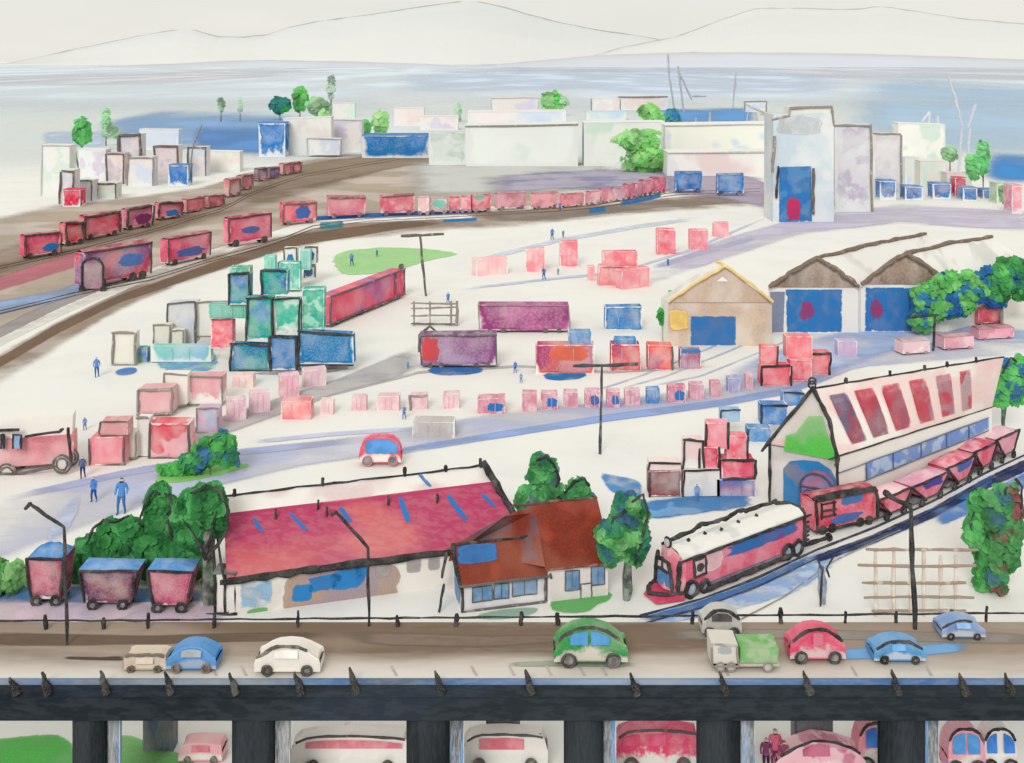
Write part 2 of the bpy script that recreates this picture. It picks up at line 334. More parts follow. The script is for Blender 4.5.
for p, c in (([(330, 262), (332, 254), (350, 249), (390, 246), (440, 249), (466, 254), (430, 260), (400, 270), (360, 276), (336, 274)], (168, 216, 150)),
             ([(147, 482), (170, 470), (200, 463), (262, 463), (232, 472), (180, 484)], (140, 204, 110)),
             ([(548, 600), (570, 596), (614, 590), (612, 600), (596, 604), (590, 613), (552, 613)], (96, 184, 96)),
             ([(470, 616), (500, 609), (545, 606), (530, 616), (490, 620)], (150, 184, 166))):
    blob('lawn', p, wash(c, p[0][1], fs=14, st=(.7, 1), e=(.05, .35)), ins=.22)
blob('lawn', [(-40, 742), (20, 736), (62, 732), (76, 745), (76, 790), (-40, 800)], wash((96, 184, 90), 745, fs=24, e=(.02, .3)), ins=.2)
blob('lawn', [(112, 738), (126, 733), (140, 738), (170, 750), (200, 760), (190, 800), (110, 800)], wash((132, 196, 120), 745, fs=24, e=(.02, .3)), ins=.2)
# siding behind the three hoppers, and the line of the locomotive
band('track_bed', [(-60, 578), (0, 581), (100, 586), (215, 588)], [(-60, 606), (0, 604), (100, 604), (215, 602)], wash((92, 132, 190), 590, c2=(60, 110, 180), p2=.4, fs=20, e=(.08, .6), st=(.6, 1)), n=40)
band('track_bed', [(-60, 598), (0, 598), (120, 600), (240, 604)], [(-60, 640), (0, 635), (120, 632), (240, 628)], wash((214, 194, 208), 612, c2=(206, 190, 212), fs=24, e=(.05, .8), st=(.5, 1)), n=40)
band('track_bed', [(628, 620), (700, 598), (760, 580), (830, 542)], [(640, 630), (740, 610), (800, 592), (850, 556)], wash((150, 182, 226), 600, c2=(190, 206, 232), p2=.5, fs=18, e=(.05, .7), st=(.4, 1)), n=40)  # pale blue wash: the locomotive's shadow painted over the track
band('track_bed', [(636, 618), (690, 604), (760, 578), (812, 552)], [(640, 624), (700, 609), (768, 584), (818, 558)], wash((58, 104, 176), 590, fs=14, e=(.1, .6), st=(.5, 1)), n=30)  # deeper blue core of that painted shadow
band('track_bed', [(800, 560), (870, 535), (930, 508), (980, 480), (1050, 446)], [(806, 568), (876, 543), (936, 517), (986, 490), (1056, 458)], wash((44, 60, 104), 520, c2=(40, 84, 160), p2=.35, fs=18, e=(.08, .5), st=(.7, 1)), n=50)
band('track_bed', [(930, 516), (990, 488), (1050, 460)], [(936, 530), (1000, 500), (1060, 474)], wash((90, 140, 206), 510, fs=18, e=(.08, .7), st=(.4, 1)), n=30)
def rails(pts, gap_px, w_px, mat):
    for g in (-gap_px/2, gap_px/2):
        mb = MB(); P = resample([(x, y+g) for x, y in pts], 30)
        mb.tube([G(x, y, .12) for x, y in P], w_px/2/S(P[15][1]), mat, .2, 5, 1); struct('track_bed', mb)
rails([(640, 620), (700, 604), (760, 581), (812, 556), (876, 531), (936, 504), (986, 477), (1060, 443)], 9, 2.4, ink((40, 44, 66), (70, 84, 120)))
RB = ink((96, 82, 74), (140, 124, 112))
rails([(-40, 276), (20, 263), (84, 249), (152, 231), (203, 215), (224, 209), (252, 193), (301, 176), (400, 158)], 2.4, .8, RB)
rails([(-40, 322), (83, 292), (150, 279), (210, 260), (271, 244), (316, 226), (365, 220), (460, 215), (526, 212), (584, 208), (625, 202), (666, 194), (760, 190)], 2.8, .9, RB)
rails([(735, 622), (785, 596), (835, 560), (900, 530)], 0, 1.2, INKG)
band('shade_wash', [(640, 500), (700, 494), (745, 490)], [(640, 522), (700, 514), (760, 506)], wash((60, 118, 190), 505, c2=(120, 168, 216), p2=.4, fs=18, e=(.1, .6)), n=24)  # these ground washes paint the shade under containers and wagons
blob('shade_wash', [(598, 470), (612, 474), (640, 478), (646, 490), (640, 506), (620, 496), (604, 488)], wash((70, 126, 196), 485, fs=12, st=(.4, 1), e=(.1, .6)))
blob('shade_wash', [(236, 374), (262, 372), (300, 368), (356, 364), (356, 370), (300, 376)], wash((150, 144, 140), 370, fs=12, st=(.3, .8)))
blob('shade_wash', [(152, 366), (160, 352), (208, 346), (222, 358), (216, 372), (176, 376)], wash((120, 170, 214), 360, c2=(120, 200, 186), fs=10, st=(.4, 1), e=(.1, .6)))  # teal-blue ground shadow painted below the pale containers
blob('shade_wash', [(112, 372), (124, 367), (138, 367), (137, 373), (120, 376)], wash((64, 116, 196), 370, fs=8, e=(.05, .4)))
blob('shade_wash', [(540, 372), (590, 371), (584, 379), (546, 381)], wash(blue, 380, fs=8, st=(.6, 1), e=(.05, .4)))
blob('shade_wash', [(424, 366), (486, 366), (482, 374), (430, 376)], wash((40, 96, 178), 375, fs=8, st=(.6, 1), e=(.05, .4)))
blob('path', [(40, 545), (64, 500), (90, 486), (60, 550)], wash((196, 204, 228), 520, fs=20, st=(.2, .9), e=(.05, .8)))


# ------------------------------------------------------------------ kit of things
ORD = ['first', 'second', 'third', 'fourth', 'fifth', 'sixth', 'seventh', 'eighth', 'ninth', 'tenth', 'eleventh', 'twelfth', 'thirteenth', 'fourteenth', 'fifteenth', 'sixteenth']
def frame_lines(mb, b, r, mat, which='lrtb', wob=.6):
    a0, b0, a1, b1 = b['a0'], b['b0'], b['a1'], b['b1']; n = b['n'] * -r
    j = lambda p: p + n + V((R(-1, 1), 0, R(-1, 1)))*r*.8
    if 't' in which: mb.tube([j(a1), j(b1)], r, mat, wob)
    if 'l' in which: mb.tube([j(a1), j(a0)], r*R(.8, 1.1), mat, wob)
    if 'r' in which: mb.tube([j(b1), j(b0)], r*R(.9, 1.2), mat, wob)
    if 'b' in which: mb.tube([j(a0), j(b0)], r*R(.7, 1), mat, wob)
    if 'x' in which:                                        # far top edges, seen over the roof
        e1, c1 = b['e1'], b['c1']; mb.tube([a1, e1, c1, b1], r*.6, mat, wob)
def container(x0, y0, x1, y1, c, label, group=None, dr=0, base=None, d=None, ink=None, iw=3, which='lrtb', c2=None, p2=.4, fadeb=1, name='shipping_container',
              cat='shipping container', patch=None, ef=.36, st=(.7, 1), under=paper, top=None, off=0):
    """x0..x1 and top y0 / foot y1 of the near side; dr: how far the right end stands back; base: ground line it is stacked over"""
    bs = base or y1; A, B = G(x0, bs), G(x1, bs-dr); z0 = (bs-y1)/S(bs); h = (y1-y0)/S(bs)
    if d is None: d = min(2.6, max(1.6, (x1-x0)/S(bs)*.6))
    if off: A.y += off; B.y += off
    fs = max(5, (x1-x0)*.3)
    m = wash(c, bs, c2=c2, p2=p2, fs=fs, st=st, under=under, asp=(1, .4, 1))
    t = Thing(name, A, label, cat, group); mb = MB(); Z = z0 if z0 > .05 else .0
    b = mb.box(A, B, h, d, m, z0=Z, g=(fadeb, fadeb, 1, 1), ef=ef, lift=R(-.02, .02)*h, top=top)
    if patch:
        pc, u0, u1, v0, v1 = patch; mb.dab(b['a0'], b['b0']-b['a0'], b['a1']-b['a0'], wash(pc, bs, fs=6, under=c, e=(.1, .4)), (u0, u1), (v0, v1), eps=.04, ex=2.8, rag=.2)
    t.part('body', mb)
    if ink:
        for w_ in which: f = MB(); frame_lines(f, b, iw/2/S(bs), ink, w_); t.part('frame_bar', f)
    else:                                                       # door bars on the unlined ones
        r = .45/S(bs); k = wash(c, bs, fs=5, st=(.5, .9))
        for u in (.36, .64):
            f = MB(); f.tube([b['a0'].lerp(b['b0'], u) - b['n']*r + V((0, 0, h*.12)), b['a1'].lerp(b['b1'], u) - b['n']*r - V((0, 0, h*.12))], r, k, .2, 5, 1)
            t.part('door_bar', f)
    return t, b
def wagon(x0, y0, x1, y1, c, label, group, dr=0, ink=INK, iw=3, which='lrt', c2=None, p2=.4, patch=None, wheels=2, wr=None, d=2.6, under=paper, roof=True,
          name='railway_wagon', cat='railway wagon', front=None, wheel_ink=None, arch=0):
    s = S(y1); A, B = G(x0, y1), G(x1, y1-dr); h = (y1-y0)/s; wr = (wr or (y1-y0)*.13)/s
    t = Thing(name, A, label, cat, group); mb = MB()
    m = wash(c, y1, c2=c2, p2=p2, fs=max(5, (x1-x0)*.3), under=under, asp=(1, .4, 1))
    b = mb.box(A, B, h-wr*1.1, d, m, z0=wr*1.1, g=(.85, .85, 1, 1), ef=.5)
    if patch: mb.dab(b['a0'], b['b0']-b['a0'], b['a1']-b['a0'], wash(patch[0], y1, fs=6, under=c, e=(.1, .35), st=(.75, 1)), patch[1:3], patch[3:5], eps=.05, rag=.22, ex=2.8)
    t.part('body', mb)
    if roof:                                                    # low curved roof
        f = MB(); n = b['n']; r0, r1 = b['a1'] + V((0, 0, .01)), b['b1'] + V((0, 0, .01)); up = V((0, 0, h*.08 + arch)); rm = wash(tuple(int(v*.82) for v in c), y1, fs=6, under=under)
        q = [(r0 - n*.1, r1 - n*.1), (r0 + n*d*.5 + up, r1 + n*d*.5 + up), (r0 + n*(d+.1), r1 + n*(d+.1))]
        f.quad((q[0][0], q[0][1], q[1][1], q[1][0]), rm, .8); f.quad((q[1][0], q[1][1], q[2][1], q[2][0]), rm, .8); t.part('roof', f)
    if ink: f = MB(); frame_lines(f, b, iw/2/s, ink, which); t.part('frame', f)
    wm = wheel_ink or ink or wash(tuple(int(v*.55) for v in c), y1, fs=4)
    us = [.16, .84] if wheels == 2 else [.12, .27, .73, .88]
    for u in us:
        for k in (0, 1):
            f = MB(); p = b['a0'].lerp(b['b0'], u) + b['n']*(d*k - .06 if k == 0 else d-.1); p.z = wr; f.disc(p, b['n'], wr, .16, wm); t.part('wheel', f)
    return t, b
def hopper(A, B, h, d, c, label, group, load=None, load_c=None, c2=None, iw=3, taper=.1, fs=14, base=590, wr=.5, bogies=2, leg=0, loops=True, under=paper):
    A, B = V(A), V(B); s = S(base); t = Thing('hopper_wagon', A, label, 'hopper wagon', group); mb = MB()
    m = wash(c, base, c2=c2, p2=.5, fs=fs, under=under, asp=(1, .4, 1))
    b = mb.box(A, B, h - wr*1.3, d, m, z0=wr*1.3+leg, taper=taper, g=(.75, .75, 1, 1), ef=.5)
    t.part('body', mb); r = iw/2/s
    f = MB(); frame_lines(f, b, r, INK, 'lrt'); t.part('rim', f)
    f = MB(); f.box(b['a0'] + b['n']*.3 - V((0, 0, .22)) , b['b0'] + b['n']*.3 - V((0, 0, .22)), .2, d*.6, wash((70, 66, 74), base, fs=8, e=(-2, -1))); t.part('underframe', f)
    if load:                                                    # heaped load
        f = MB(); N = 12; a1, b1, e1, c1 = b['a1'], b['b1'], b['e1'], b['c1']; lm = wash(load_c or blue, base, fs=8, e=(.0, .2), st=(.8, 1))
        for i in range(N+1):
            u = i/N
            for j in range(5):
                v = j/4; p = (a1.lerp(b1, u)).lerp(e1.lerp(c1, u), v); f.add([p + V((0, 0, .02 + load*math.sin(math.pi*u)**.7*math.sin(math.pi*v)**.6*R(.8, 1.1)))], [1])
        for i in range(N):
            for j in range(4): q = i*5+j; f.poly((q, q+5, q+6, q+1), lm)
        t.part('load', f)
    dn = b['n']; L = b['L']
    us = (.24, .5, .76)[::1] if bogies == 3 else ((.2, .34, .66, .8) if bogies == 4 else (.24, .76))
    for u in us:
        for k in (0, 1):
            f = MB(); p = A.lerp(B, u) + dn*(d*.12 - .14 if k == 0 else d*.9); p.z = wr
            f.disc(p, dn, wr*.5, .2, wash((96, 92, 98), base, fs=6, e=(-2, -1)))
            if loops: f.ring(p - dn*.12, dn, wr*.86, r*.95, INK); f.ring(p - dn*.14 + V((.06, 0, -.02)), dn, wr*.74, r*.6, INK)
            t.part('wheel', f)
    return t, b
def gable(t, a, b, n, d, eave, ridge, wall_m, roof_m, over=.3, ridge_at=.5):
    """gable-roofed block on the near wall foot a-b, going back n*d; parts wall and roof"""
    Z = V((0, 0, 1)); a, b = V(a), V(b); c, e = b + n*d, a + n*d
    mb = MB()
    for p, q in ((a, b), (b, c), (c, e), (e, a)): mb.quad((p, q, q+Z*eave, p+Z*eave), wall_m, .6)
    for p, q in ((b, c), (a, e)): k = mb.add([p+Z*eave, q+Z*eave, p.lerp(q, ridge_at)+Z*ridge], [1, 1, 1]); mb.poly((k, k+1, k+2), wall_m)
    t.part('wall', mb)
    u = (b-a).normalized(); r0, r1 = a.lerp(e, ridge_at) + Z*(ridge+.08) - u*over, b.lerp(c, ridge_at) + Z*(ridge+.08) + u*over
    k = (ridge-eave)/max(d*ridge_at, .1); lo = n*-over + Z*(.08 - over*k)
    f0, f1 = a + Z*eave + lo - u*over, b + Z*eave + lo + u*over; lb = n*over + Z*(.08 - over*k)
    g0, g1 = e + Z*eave + lb - u*over, c + Z*eave + lb + u*over
    mb = MB(); mb.quad((f0, f1, r1, r0), roof_m, .75); mb.quad((g1, g0, r0, r1), roof_m, .75); rf = t.part('roof', mb)
    return dict(f0=f0, f1=f1, r0=r0, r1=r1, a=a, b=b, c=c, e=e, u=u), rf
def block(x0, y0, x1, y1, c, label, ink=None, iw=1.6, which='lrt', d=None, roof_c=None, c2=None, st=(.45, 1), ef=.3, group=None, name='city_building', fadeb=.5, cat='building',
          roof_ink=None, base=None, p2=.4, amp=.55):
    """distant flat-roofed building: wall, roof slab, sometimes dark edges"""
    if min(c) > 165: c = tuple(int(v*.72 + w_*.28) for v, w_ in zip(c, (226, 230, 230)))  # distance haze painted in: pale walls blended towards its tint
    if not c2 and min(c) > 170: c2, p2, st = random.choice([(196, 208, 228), (208, 198, 216), (200, 220, 206), (226, 208, 204)]), .5, (.55, 1)
    bs = base or y1; s = S(bs); A, B = G(x0, bs), G(x1, bs); z0 = (bs-y1)/s; h = (y1-y0)/s; d = d or max(6, (x1-x0)/s*.35)
    t = Thing(name, A, label, cat, group); mb = MB(); m = wash(c, bs, c2=c2, p2=p2, fs=max(5, (x1-x0)*.25), st=st, amp=amp, under=(220, 222, 221))
    b = mb.box(A, B, h, d, m, z0=z0, ef=ef, g=(fadeb, fadeb, 1, 1)); t.part('wall', mb)
    f = MB(); o = V((0, 0, .3)); e = .25/s
    f.box(b['a1'] - b['n']*e - b['u']*e + V((0, 0, .05)), b['b1'] - b['n']*e + b['u']*e + V((0, 0, .05)), .7/s, d + 2*e, wash(roof_c or c, bs, fs=6, st=st, under=(220, 222, 221)), ef=.8)
    f.v = [V((p.x, p.y, p.z)) for p in f.v]
    if ink: frame_lines(f, b, iw/2/s, ink, which)
    if roof_ink: f.tube([b['a1'] - b['n']*.3, b['b1'] - b['n']*.3], 1.0/s, roof_ink, .4)
    t.part('roof', f); return t, b
def foliage(mb, blobs, base, mats, n, size, dy=0, flat=.75):
    """crown: many small leaf dabs through and over the lumpy volume of the given blobs (px, py, rx, ry)"""
    s = S(base); tot = sum(rx*ry for _, _, rx, ry in blobs)
    for px, py, rx, ry in blobs:
        c = Q(px, py, base); c.y += dy
        for _ in range(int(n*1.5*rx*ry/tot)+4):
            d = V((R(-1, 1), R(-1, .8), R(-1, 1)))
            while d.length > 1 or d.length < .05: d = V((R(-1, 1), R(-1, .8), R(-1, 1)))
            k = d.length; d = d/k; k = max(k, R(.55, 1.0)) * (1 + .1*math.sin(d.x*7+px) + .08*math.sin(d.z*9+py))
            p = c + V((d.x*rx/s*k, d.y*min(rx, ry)*flat/s*k, d.z*ry/s*k))
            nr = (d*.9 + V((R(-.5, .5), R(-1.1, -.1), R(-.2, .8)))).normalized()
            x = nr.cross(V((R(-1, 1), R(-1, 1), R(-1, 1)))).normalized(); y = nr.cross(x)
            z = size/s*R(.5, 1.45); q = R(.55, .95); m = mats[int(max(0, min(.999, .5 + .95*mnoise.noise(p*s/15) + R(-.09, .09)))*len(mats))]; w0 = R(0, 6)
            pts = [p + (x*math.cos(w0+i*1.0472)*q + y*math.sin(w0+i*1.0472))*z*R(.75, 1.15) for i in range(6)]
            k0 = mb.add(pts, [R(.55, 1) for _ in pts]); cn = (d + V((0, -.45, .35)) + (p-c)*s*.01).normalized()
            for i in range(6): mb.nr[k0+i] = (cn + V((R(-.12, .12), R(-.12, .12), R(-.12, .12)))).normalized()
            mb.poly(range(k0, k0+6), m)
def tree(name, label, cat, base, blobs, cols, n, size, trunk=None, branches=(), ink_lines=(), iw=3, group=None, trunk_c=None, dy=0):
    foot = trunk[0] if trunk else (blobs[0][0], base)
    t = Thing(name, G(foot[0], base), label, cat, group); s = S(base); mb = MB()
    mats = [wash(c, base, c2=tuple(int(v*.8) for v in c), p2=.4, fs=9, under=tuple(min(255, int(v*1.12+26)) for v in c), e=(-.3, .4), st=(.35, .95), leaf=True) for c in cols]
    foliage(mb, blobs, base, mats, n, size, dy)
    front = -max(min(rx, ry) for _, _, rx, ry in blobs)*.62/s + dy
    for pts in ink_lines: mb.tube([Q(x, y, base) + V((0, front*.75, 0)) for x, y in pts], iw/2/s, INK, .5)
    t.part('crown', mb)
    tm = wash(trunk_c or (58, 84, 66), base, c2=(48, 52, 54), p2=.5, fs=6, e=(-2, -1))
    if trunk:
        f = MB(); f.tube([Q(x, y, base) + V((0, dy, 0)) for x, y, _ in [(p[0], p[1], 0) for p in trunk]], trunk[0][2]/2/s, tm, .3, 8, 3, False)
        tr = t.part('trunk', f)
        if branches:
            f = MB()
            for br in branches: f.tube([Q(x, y, base) + V((0, front*.8*(i/(len(br)-1)), 0)) for i, (x, y) in enumerate(br)], iw*.8/s, INK, .4, 6, 3, True)
            t.part('branches', f, tr)
    else:
        f = MB(); f.tube([G(foot[0], base), Q(foot[0], blobs[0][1], base) + V((0, dy, 0))], max(.7, size*.16)/s, tm, .2, 7); t.part('trunk', f)
    return t
def person(px, y0, y1, label, group, top=blue, legs=navy, lean=0., cat='person', facing=0, arm=.0):
    """standing or walking figure, one continuous skinned body"""
    base = y1; s = S(base); h = (y1-y0)/s; k = h/1.75; P0 = G(px, base)
    J = dict(pel=(0, 0, .93), wst=(0, 0, 1.12), chs=(0, .01, 1.34), nck=(0, .01, 1.5), hd=(0, -.02, 1.62), top=(0, -.01, 1.74),
             shl=(-.19, .01, 1.42), ell=(-.26, .03+arm, 1.16), hal=(-.25, -.1+arm, .92), shr=(.19, .01, 1.42), elr=(.27, .02-arm, 1.16), har=(.25, -.12-arm, .93),
             hil=(-.1, 0, .88), knl=(-.12, -.1, .5), anl=(-.13, -.06, .08), tol=(-.14, -.22, .03), hir=(.1, 0, .88), knr=(.12, .02, .49), anr=(.15, .14, .08), tor=(.16, .0, .03))
    E = 'pel-wst wst-chs chs-nck nck-hd hd-top chs-shl shl-ell ell-hal chs-shr shr-elr elr-har pel-hil hil-knl knl-anl anl-tol pel-hir hir-knr knr-anr anr-tor'.split()
    rad = dict(pel=.14, wst=.125, chs=.15, nck=.06, hd=.1, top=.075, shl=.075, ell=.05, hal=.045, shr=.075, elr=.05, har=.045, hil=.1, knl=.065, anl=.045, tol=.04, hir=.1, knr=.065, anr=.045, tor=.04)
    ks = list(J); me = bpy.data.meshes.new('person')
    ca, sa = math.cos(facing), math.sin(facing)
    me.from_pydata([((J[q][0]*ca - J[q][1]*sa + lean*J[q][2])*k, (J[q][0]*sa + J[q][1]*ca)*k, J[q][2]*k) for q in ks], [[ks.index(x) for x in e.split('-')] for e in E], [])
    o = bpy.data.objects.new('person', me); COL.objects.link(o); sk = o.modifiers.new('skin', 'SKIN'); sk.use_smooth_shade = True
    for i, q in enumerate(ks): me.skin_vertices[0].data[i].radius = (rad[q]*k*1.12, rad[q]*k*1.12); me.skin_vertices[0].data[i].use_root = q == 'pel'
    sb = o.modifiers.new('sub', 'SUBSURF'); sb.levels = 1; sb.render_levels = 1
    bm = bpy.data.meshes.new_from_object(o.evaluated_get(bpy.context.evaluated_depsgraph_get())); o.modifiers.clear(); o.data = bm; bm.name = 'person'
    bpy.data.meshes.remove(me); bm.materials.clear()
    pm = dict(amp=.3, e=(-1, -.5), st=(.6, 1), fs=6)
    for c, u in ((top, tuple(min(255, v+70) for v in top)), (legs, top), ((206, 172, 156), paper), ((70, 58, 54), paper)): bm.materials.append(wash(c, base, under=u, **pm))
    for p in bm.polygons:
        z = p.center.z/k; x = abs(p.center.x/k - lean*z); p.material_index = 1 if z < .9 and x < .21 else (3 if z > 1.66 else (2 if z > 1.49 or (z < .98 and x > .2) else 0))
    at = bm.attributes.new('fade', 'FLOAT', 'POINT'); at.data.foreach_set('value', [1.]*len(bm.vertices))
    o.location = P0; tag(o, label, cat, group); return o
def car(x0, x1, yb, yt, c, label, group, z=0, iw=3, ink=INK, windows=((.3, .47), (.53, .7)), win_c=blue, prof=None, width=1.7, wr=None, c2=None, arc=(.06, .94), trim=True, st=(.75, 1), under=paper, wheels=(.2, .8), flip=False, dr=0, cab=.5):
    """side-on vehicle: smooth shell, panes, four wheels, roof trim"""
    s = S(yb, z); A, B = G(x0, yb, z), G(x1, yb-dr, z); L = (B-A).length; u = (B-A)/L; n = V((-u.y, u.x, 0)); h = (yb-yt)/s; wr = wr or h*.2
    prof = prof or [(0, .34), (.02, .5), (.1, .6), (.2, .8), (.33, .95), (.5, 1), (.67, .95), (.8, .8), (.92, .6), (.985, .5), (1, .34)]
    lo = wr*.75; t = Thing('car', A, label, 'car', group); m = wash(c, yb, c2=c2, fs=12, st=st, under=under)
    mb = MB(); sect = [(.0, 0, .94), (.03, .0, 1), (.22, .035, 1), (.78, .035, 1), (.97, 0, 1), (1, 0, .94)]
    tops = []
    def shell(v, k, f):
        top = []
        for a, q in prof:
            zz = lo + (h-lo)*q*f; vv = v if q < cab + .12 else .5 + (v-.5)*(1-.22*(q-cab)/(1-cab)); top.append(A + u*(L*(a*(1-2*k)+k)) + n*(width*vv) + V((0, 0, zz)))
        return top
    rows = [shell(v, k, f) for v, k, f in sect]; N = len(prof); base = []
    for r in rows: base.append(mb.add(r, [1]*N))
    for a, b in zip(base, base[1:]):
        for i in range(N-1): mb.poly((a+i, a+i+1, b+i+1, b+i), m)
    for r in (rows[0], rows[-1]):
        bot = [V((p.x, p.y, z+lo)) for p in r]
        k = mb.add(r + bot + [p.lerp(q, .5) for p, q in zip(r, bot)], [.9]*N + [.12]*N + [.6]*N)
        for i in range(N-1): mb.poly((k+i, k+i+1, k+2*N+i+1, k+2*N+i), m); mb.poly((k+2*N+i, k+2*N+i+1, k+N+i+1, k+N+i), m)
    lo0 = [V((p.x, p.y, z+lo)) for p in rows[0]]; lo1 = [V((p.x, p.y, z+lo)) for p in rows[-1]]
    k = mb.add([lo0[0], lo0[-1], lo1[-1], lo1[0]], [1]*4); mb.poly((k, k+1, k+2, k+3), m)
    for e in (0, -1):
        k = mb.add([rows[0][e], rows[-1][e], lo1[e], lo0[e]], [.8]*4); mb.poly((k, k+1, k+2, k+3), m)
    t.part('body', mb)
    def ptop(a):
        for (a0, q0), (a1, q1) in zip(prof, prof[1:]):
            if a0 <= a <= a1: return q0 + (q1-q0)*(a-a0)/(a1-a0)
        return .5
    for w0, w1 in windows:
        for side in (0, 1):
            f = MB(); v = -.012 if side == 0 else 1.012; pts = []
            for a in [w0+(w1-w0)*i/5 for i in range(6)]: pts.append((a, lo + (h-lo)*(cab+.06)))
            for a in [w1-(w1-w0)*i/5 for i in range(6)]: pts.append((a, lo + (h-lo)*max(cab+.1, ptop(a)-.1)))
            P = []
            for a, zz in pts:
                q = (zz-lo)/(h-lo); vv = v if q < cab+.12 else .5+(v-.5)*(1-.22*(q-cab)/(1-cab)); P.append(A + u*L*a + n*width*vv + V((0, 0, zz)))
            f.ngon(P, wash(win_c, yb, fs=8, under=tuple(min(255, v+60) for v in win_c), st=(.5, 1), e=(-.1, .4)), .4, .2); t.part('window', f)
    r = iw/2/s
    if trim:
        f = MB(); f.tube([A + u*L*a + n*(width*.06) + V((0, 0, lo + (h-lo)*ptop(a)+r*.6)) for a in [arc[0]+(arc[1]-arc[0])*i/10 for i in range(11)]], r*1.05, ink, .25, 6, 1); t.part('roof_trim', f)
    for a in wheels:
        for k in (0, 1):
            f = MB(); p = A + u*L*a + n*(width*k - .02 if k == 0 else width-.1); p.z = z + wr
            f.disc(p + n*.1, n, wr*.8, .18, wash((90, 86, 84), yb, fs=5, e=(-2, -1))); f.ring(p - n*.05, n, wr*.8, r*.9, ink); t.part('wheel', f)
    return t

# ------------------------------------------------------------------ the bridge in front
DZ = 10.0; YN, YF = F/S(683, DZ), F/S(622, DZ)
def dk(px, py, up=0): p = G(px, py, DZ); p.z += up; return p
bt = Thing('road_bridge', (0, YN, 0), 'long slate road bridge on thick columns across the bottom of the scene', 'bridge')
mb = MB(); sm = wash(slate, 700, c2=(36, 44, 56), p2=.35, fs=60, amp=.2, st=(.93, 1), e=(-.6, .2), grain=.92, under=(110, 118, 122), asp=(.3, 1, 1))
mb.box((-150, YN, 0), (150, YN, 0), 2.37, YF-YN, sm, z0=DZ-2.42, ins=.02, ef=.6); bt.part('deck', mb)
mb = MB(); pm = wash((86, 100, 120), 680, c2=(70, 104, 150), p2=.5, fs=30, amp=.4, under=(176, 186, 196), e=(-.2, .6), asp=(.3, 1, 1), st=(.5, 1))
mb.box((-150, YN-.28, 0), (150, YN-.28, 0), 0.72, .26, sm, z0=DZ-.75, ef=.9, ins=.02); mb.box((-150, YN-.2, 0), (150, YN-.2, 0), .34, .2, pm, z0=DZ-.02, ef=.9, ins=.02); bt.part('parapet', mb)
mb = MB()
for a, b in zip(range(-540, 1565, 120), range(-420, 1685, 120)):
    yl = 632 - (a/1024)*9; yr = 632 - (b/1024)*9
    mb.tube([dk(a, 625 + (512-a)*.008, .55), dk(b, 625 + (512-b)*.008, .55)], .085, INK, .5, 6, 8)
far_rail = bt.part('railing', mb)
for x in (46, 104, 148, 214, 298, 398, 456, 521, 558, 692, 781, 845, 896, 952, 986):
    mb = MB(); b = dk(x, 625.5 + (512-x)*.008); mb.tube([b, b + V((R(-.1, .1), 0, .95 + R(-.2, .25)))], R(.11, .2), INK, .2, 6, 3); bt.part('railing_post', mb, far_rail)
for x, y, h in ((12, 683, 13), (45, 682, 18), (104, 681, 19), (168, 681, 18), (232, 682, 17), (297, 682, 18), (352, 681, 22), (437, 682, 19), (527, 682, 20), (632, 683, 17), (721, 683, 18), (805, 683, 19), (893, 683, 20), (962, 685, 17), (1008, 685, 17)):
    mb = MB(); b = dk(x, y+3); b.y = YN-.42; b.z = DZ-.35; k = h/15.6
    mb.tube([b + V((.32, 0, -.1)), b + V((.12, 0, k*.45)), b + V((-.12, 0, k*1.12))], .36, INK, .15, 7, 3, True); bt.part('parapet_post', mb)
piers = [(84, 36, 0), (250, 44, 0), (427, 44, 0), (585, 40, 0), (722, 44, 0), (908, 46, 0)]
for x, wd, _ in piers:
    mb = MB(); c = V(((x-CX)/S(701, 8.8), YN+1.3, 0)); rr = wd/2/15.3
    dm = wash((32, 36, 41), 740, fs=14, asp=(1, 1, .12), amp=.5, under=(84, 90, 96), e=(-.3, .4), grain=.85); lm = wash((96, 100, 108), 740, c2=(70, 116, 176), p2=.5, fs=10, asp=(1, 1, .1), amp=.6, under=(222, 222, 222), e=(.15, .6), grain=.7)
    N = 28
    for i in range(N):
        a0, a1 = 2*math.pi*i/N, 2*math.pi*(i+1)/N
        p0, p1 = V((math.cos(a0)*rr, math.sin(a0)*rr*.8, 0)), V((math.cos(a1)*rr, math.sin(a1)*rr*.8, 0))
        k = mb.add([c+p0, c+p1, c+p1+V((0, 0, DZ-2.42)), c+p0+V((0, 0, DZ-2.42))], [1, 1, 1, 1]); mb.poly((k, k+1, k+2, k+3), dm)
    mb.box(c + V((rr*.96, -.2, 0)), c + V((rr*1.62, -.1, 0)), DZ-2.43, .5, lm, ef=.35, ins=.2)     # paler strip added on the right, painting the round column's light side
    bt.part('pier', mb)
for x, wd in ((158, 30), (503, 34), (814, 38)):
    mb = MB(); gm = wash((120, 122, 126), 740, c2=(84, 98, 124), p2=.45, fs=12, asp=(1, 1, .2), under=(190, 190, 192), e=(-.1, .5)); s = S(752)
    mb.box(V(((x-wd/2-CX)/s, F/s, 0)), V(((x+wd/2-CX)/s, F/s, 0)), DZ-2.43, 1.2, gm, ef=.6); bt.part('pier', mb)
mb = MB()                                                        # carriageway on the deck
n = 120; pr = ((622.2, .85), (628, 1), (640, .95), (652, .75), (664, .45), (676, .2), (683, .08)); rm = wash((124, 106, 92), 650, c2=(156, 140, 126), p2=.5, under=(216, 210, 202), fs=60, amp=.4, asp=(.28, 1.2, 1), e=(.05, .95), st=(.7, 1), grain=.92)
for i in range(n+1):
    for y, f in pr: mb.add([dk(-1300 + 3600*i/n, y, .006)], [f])
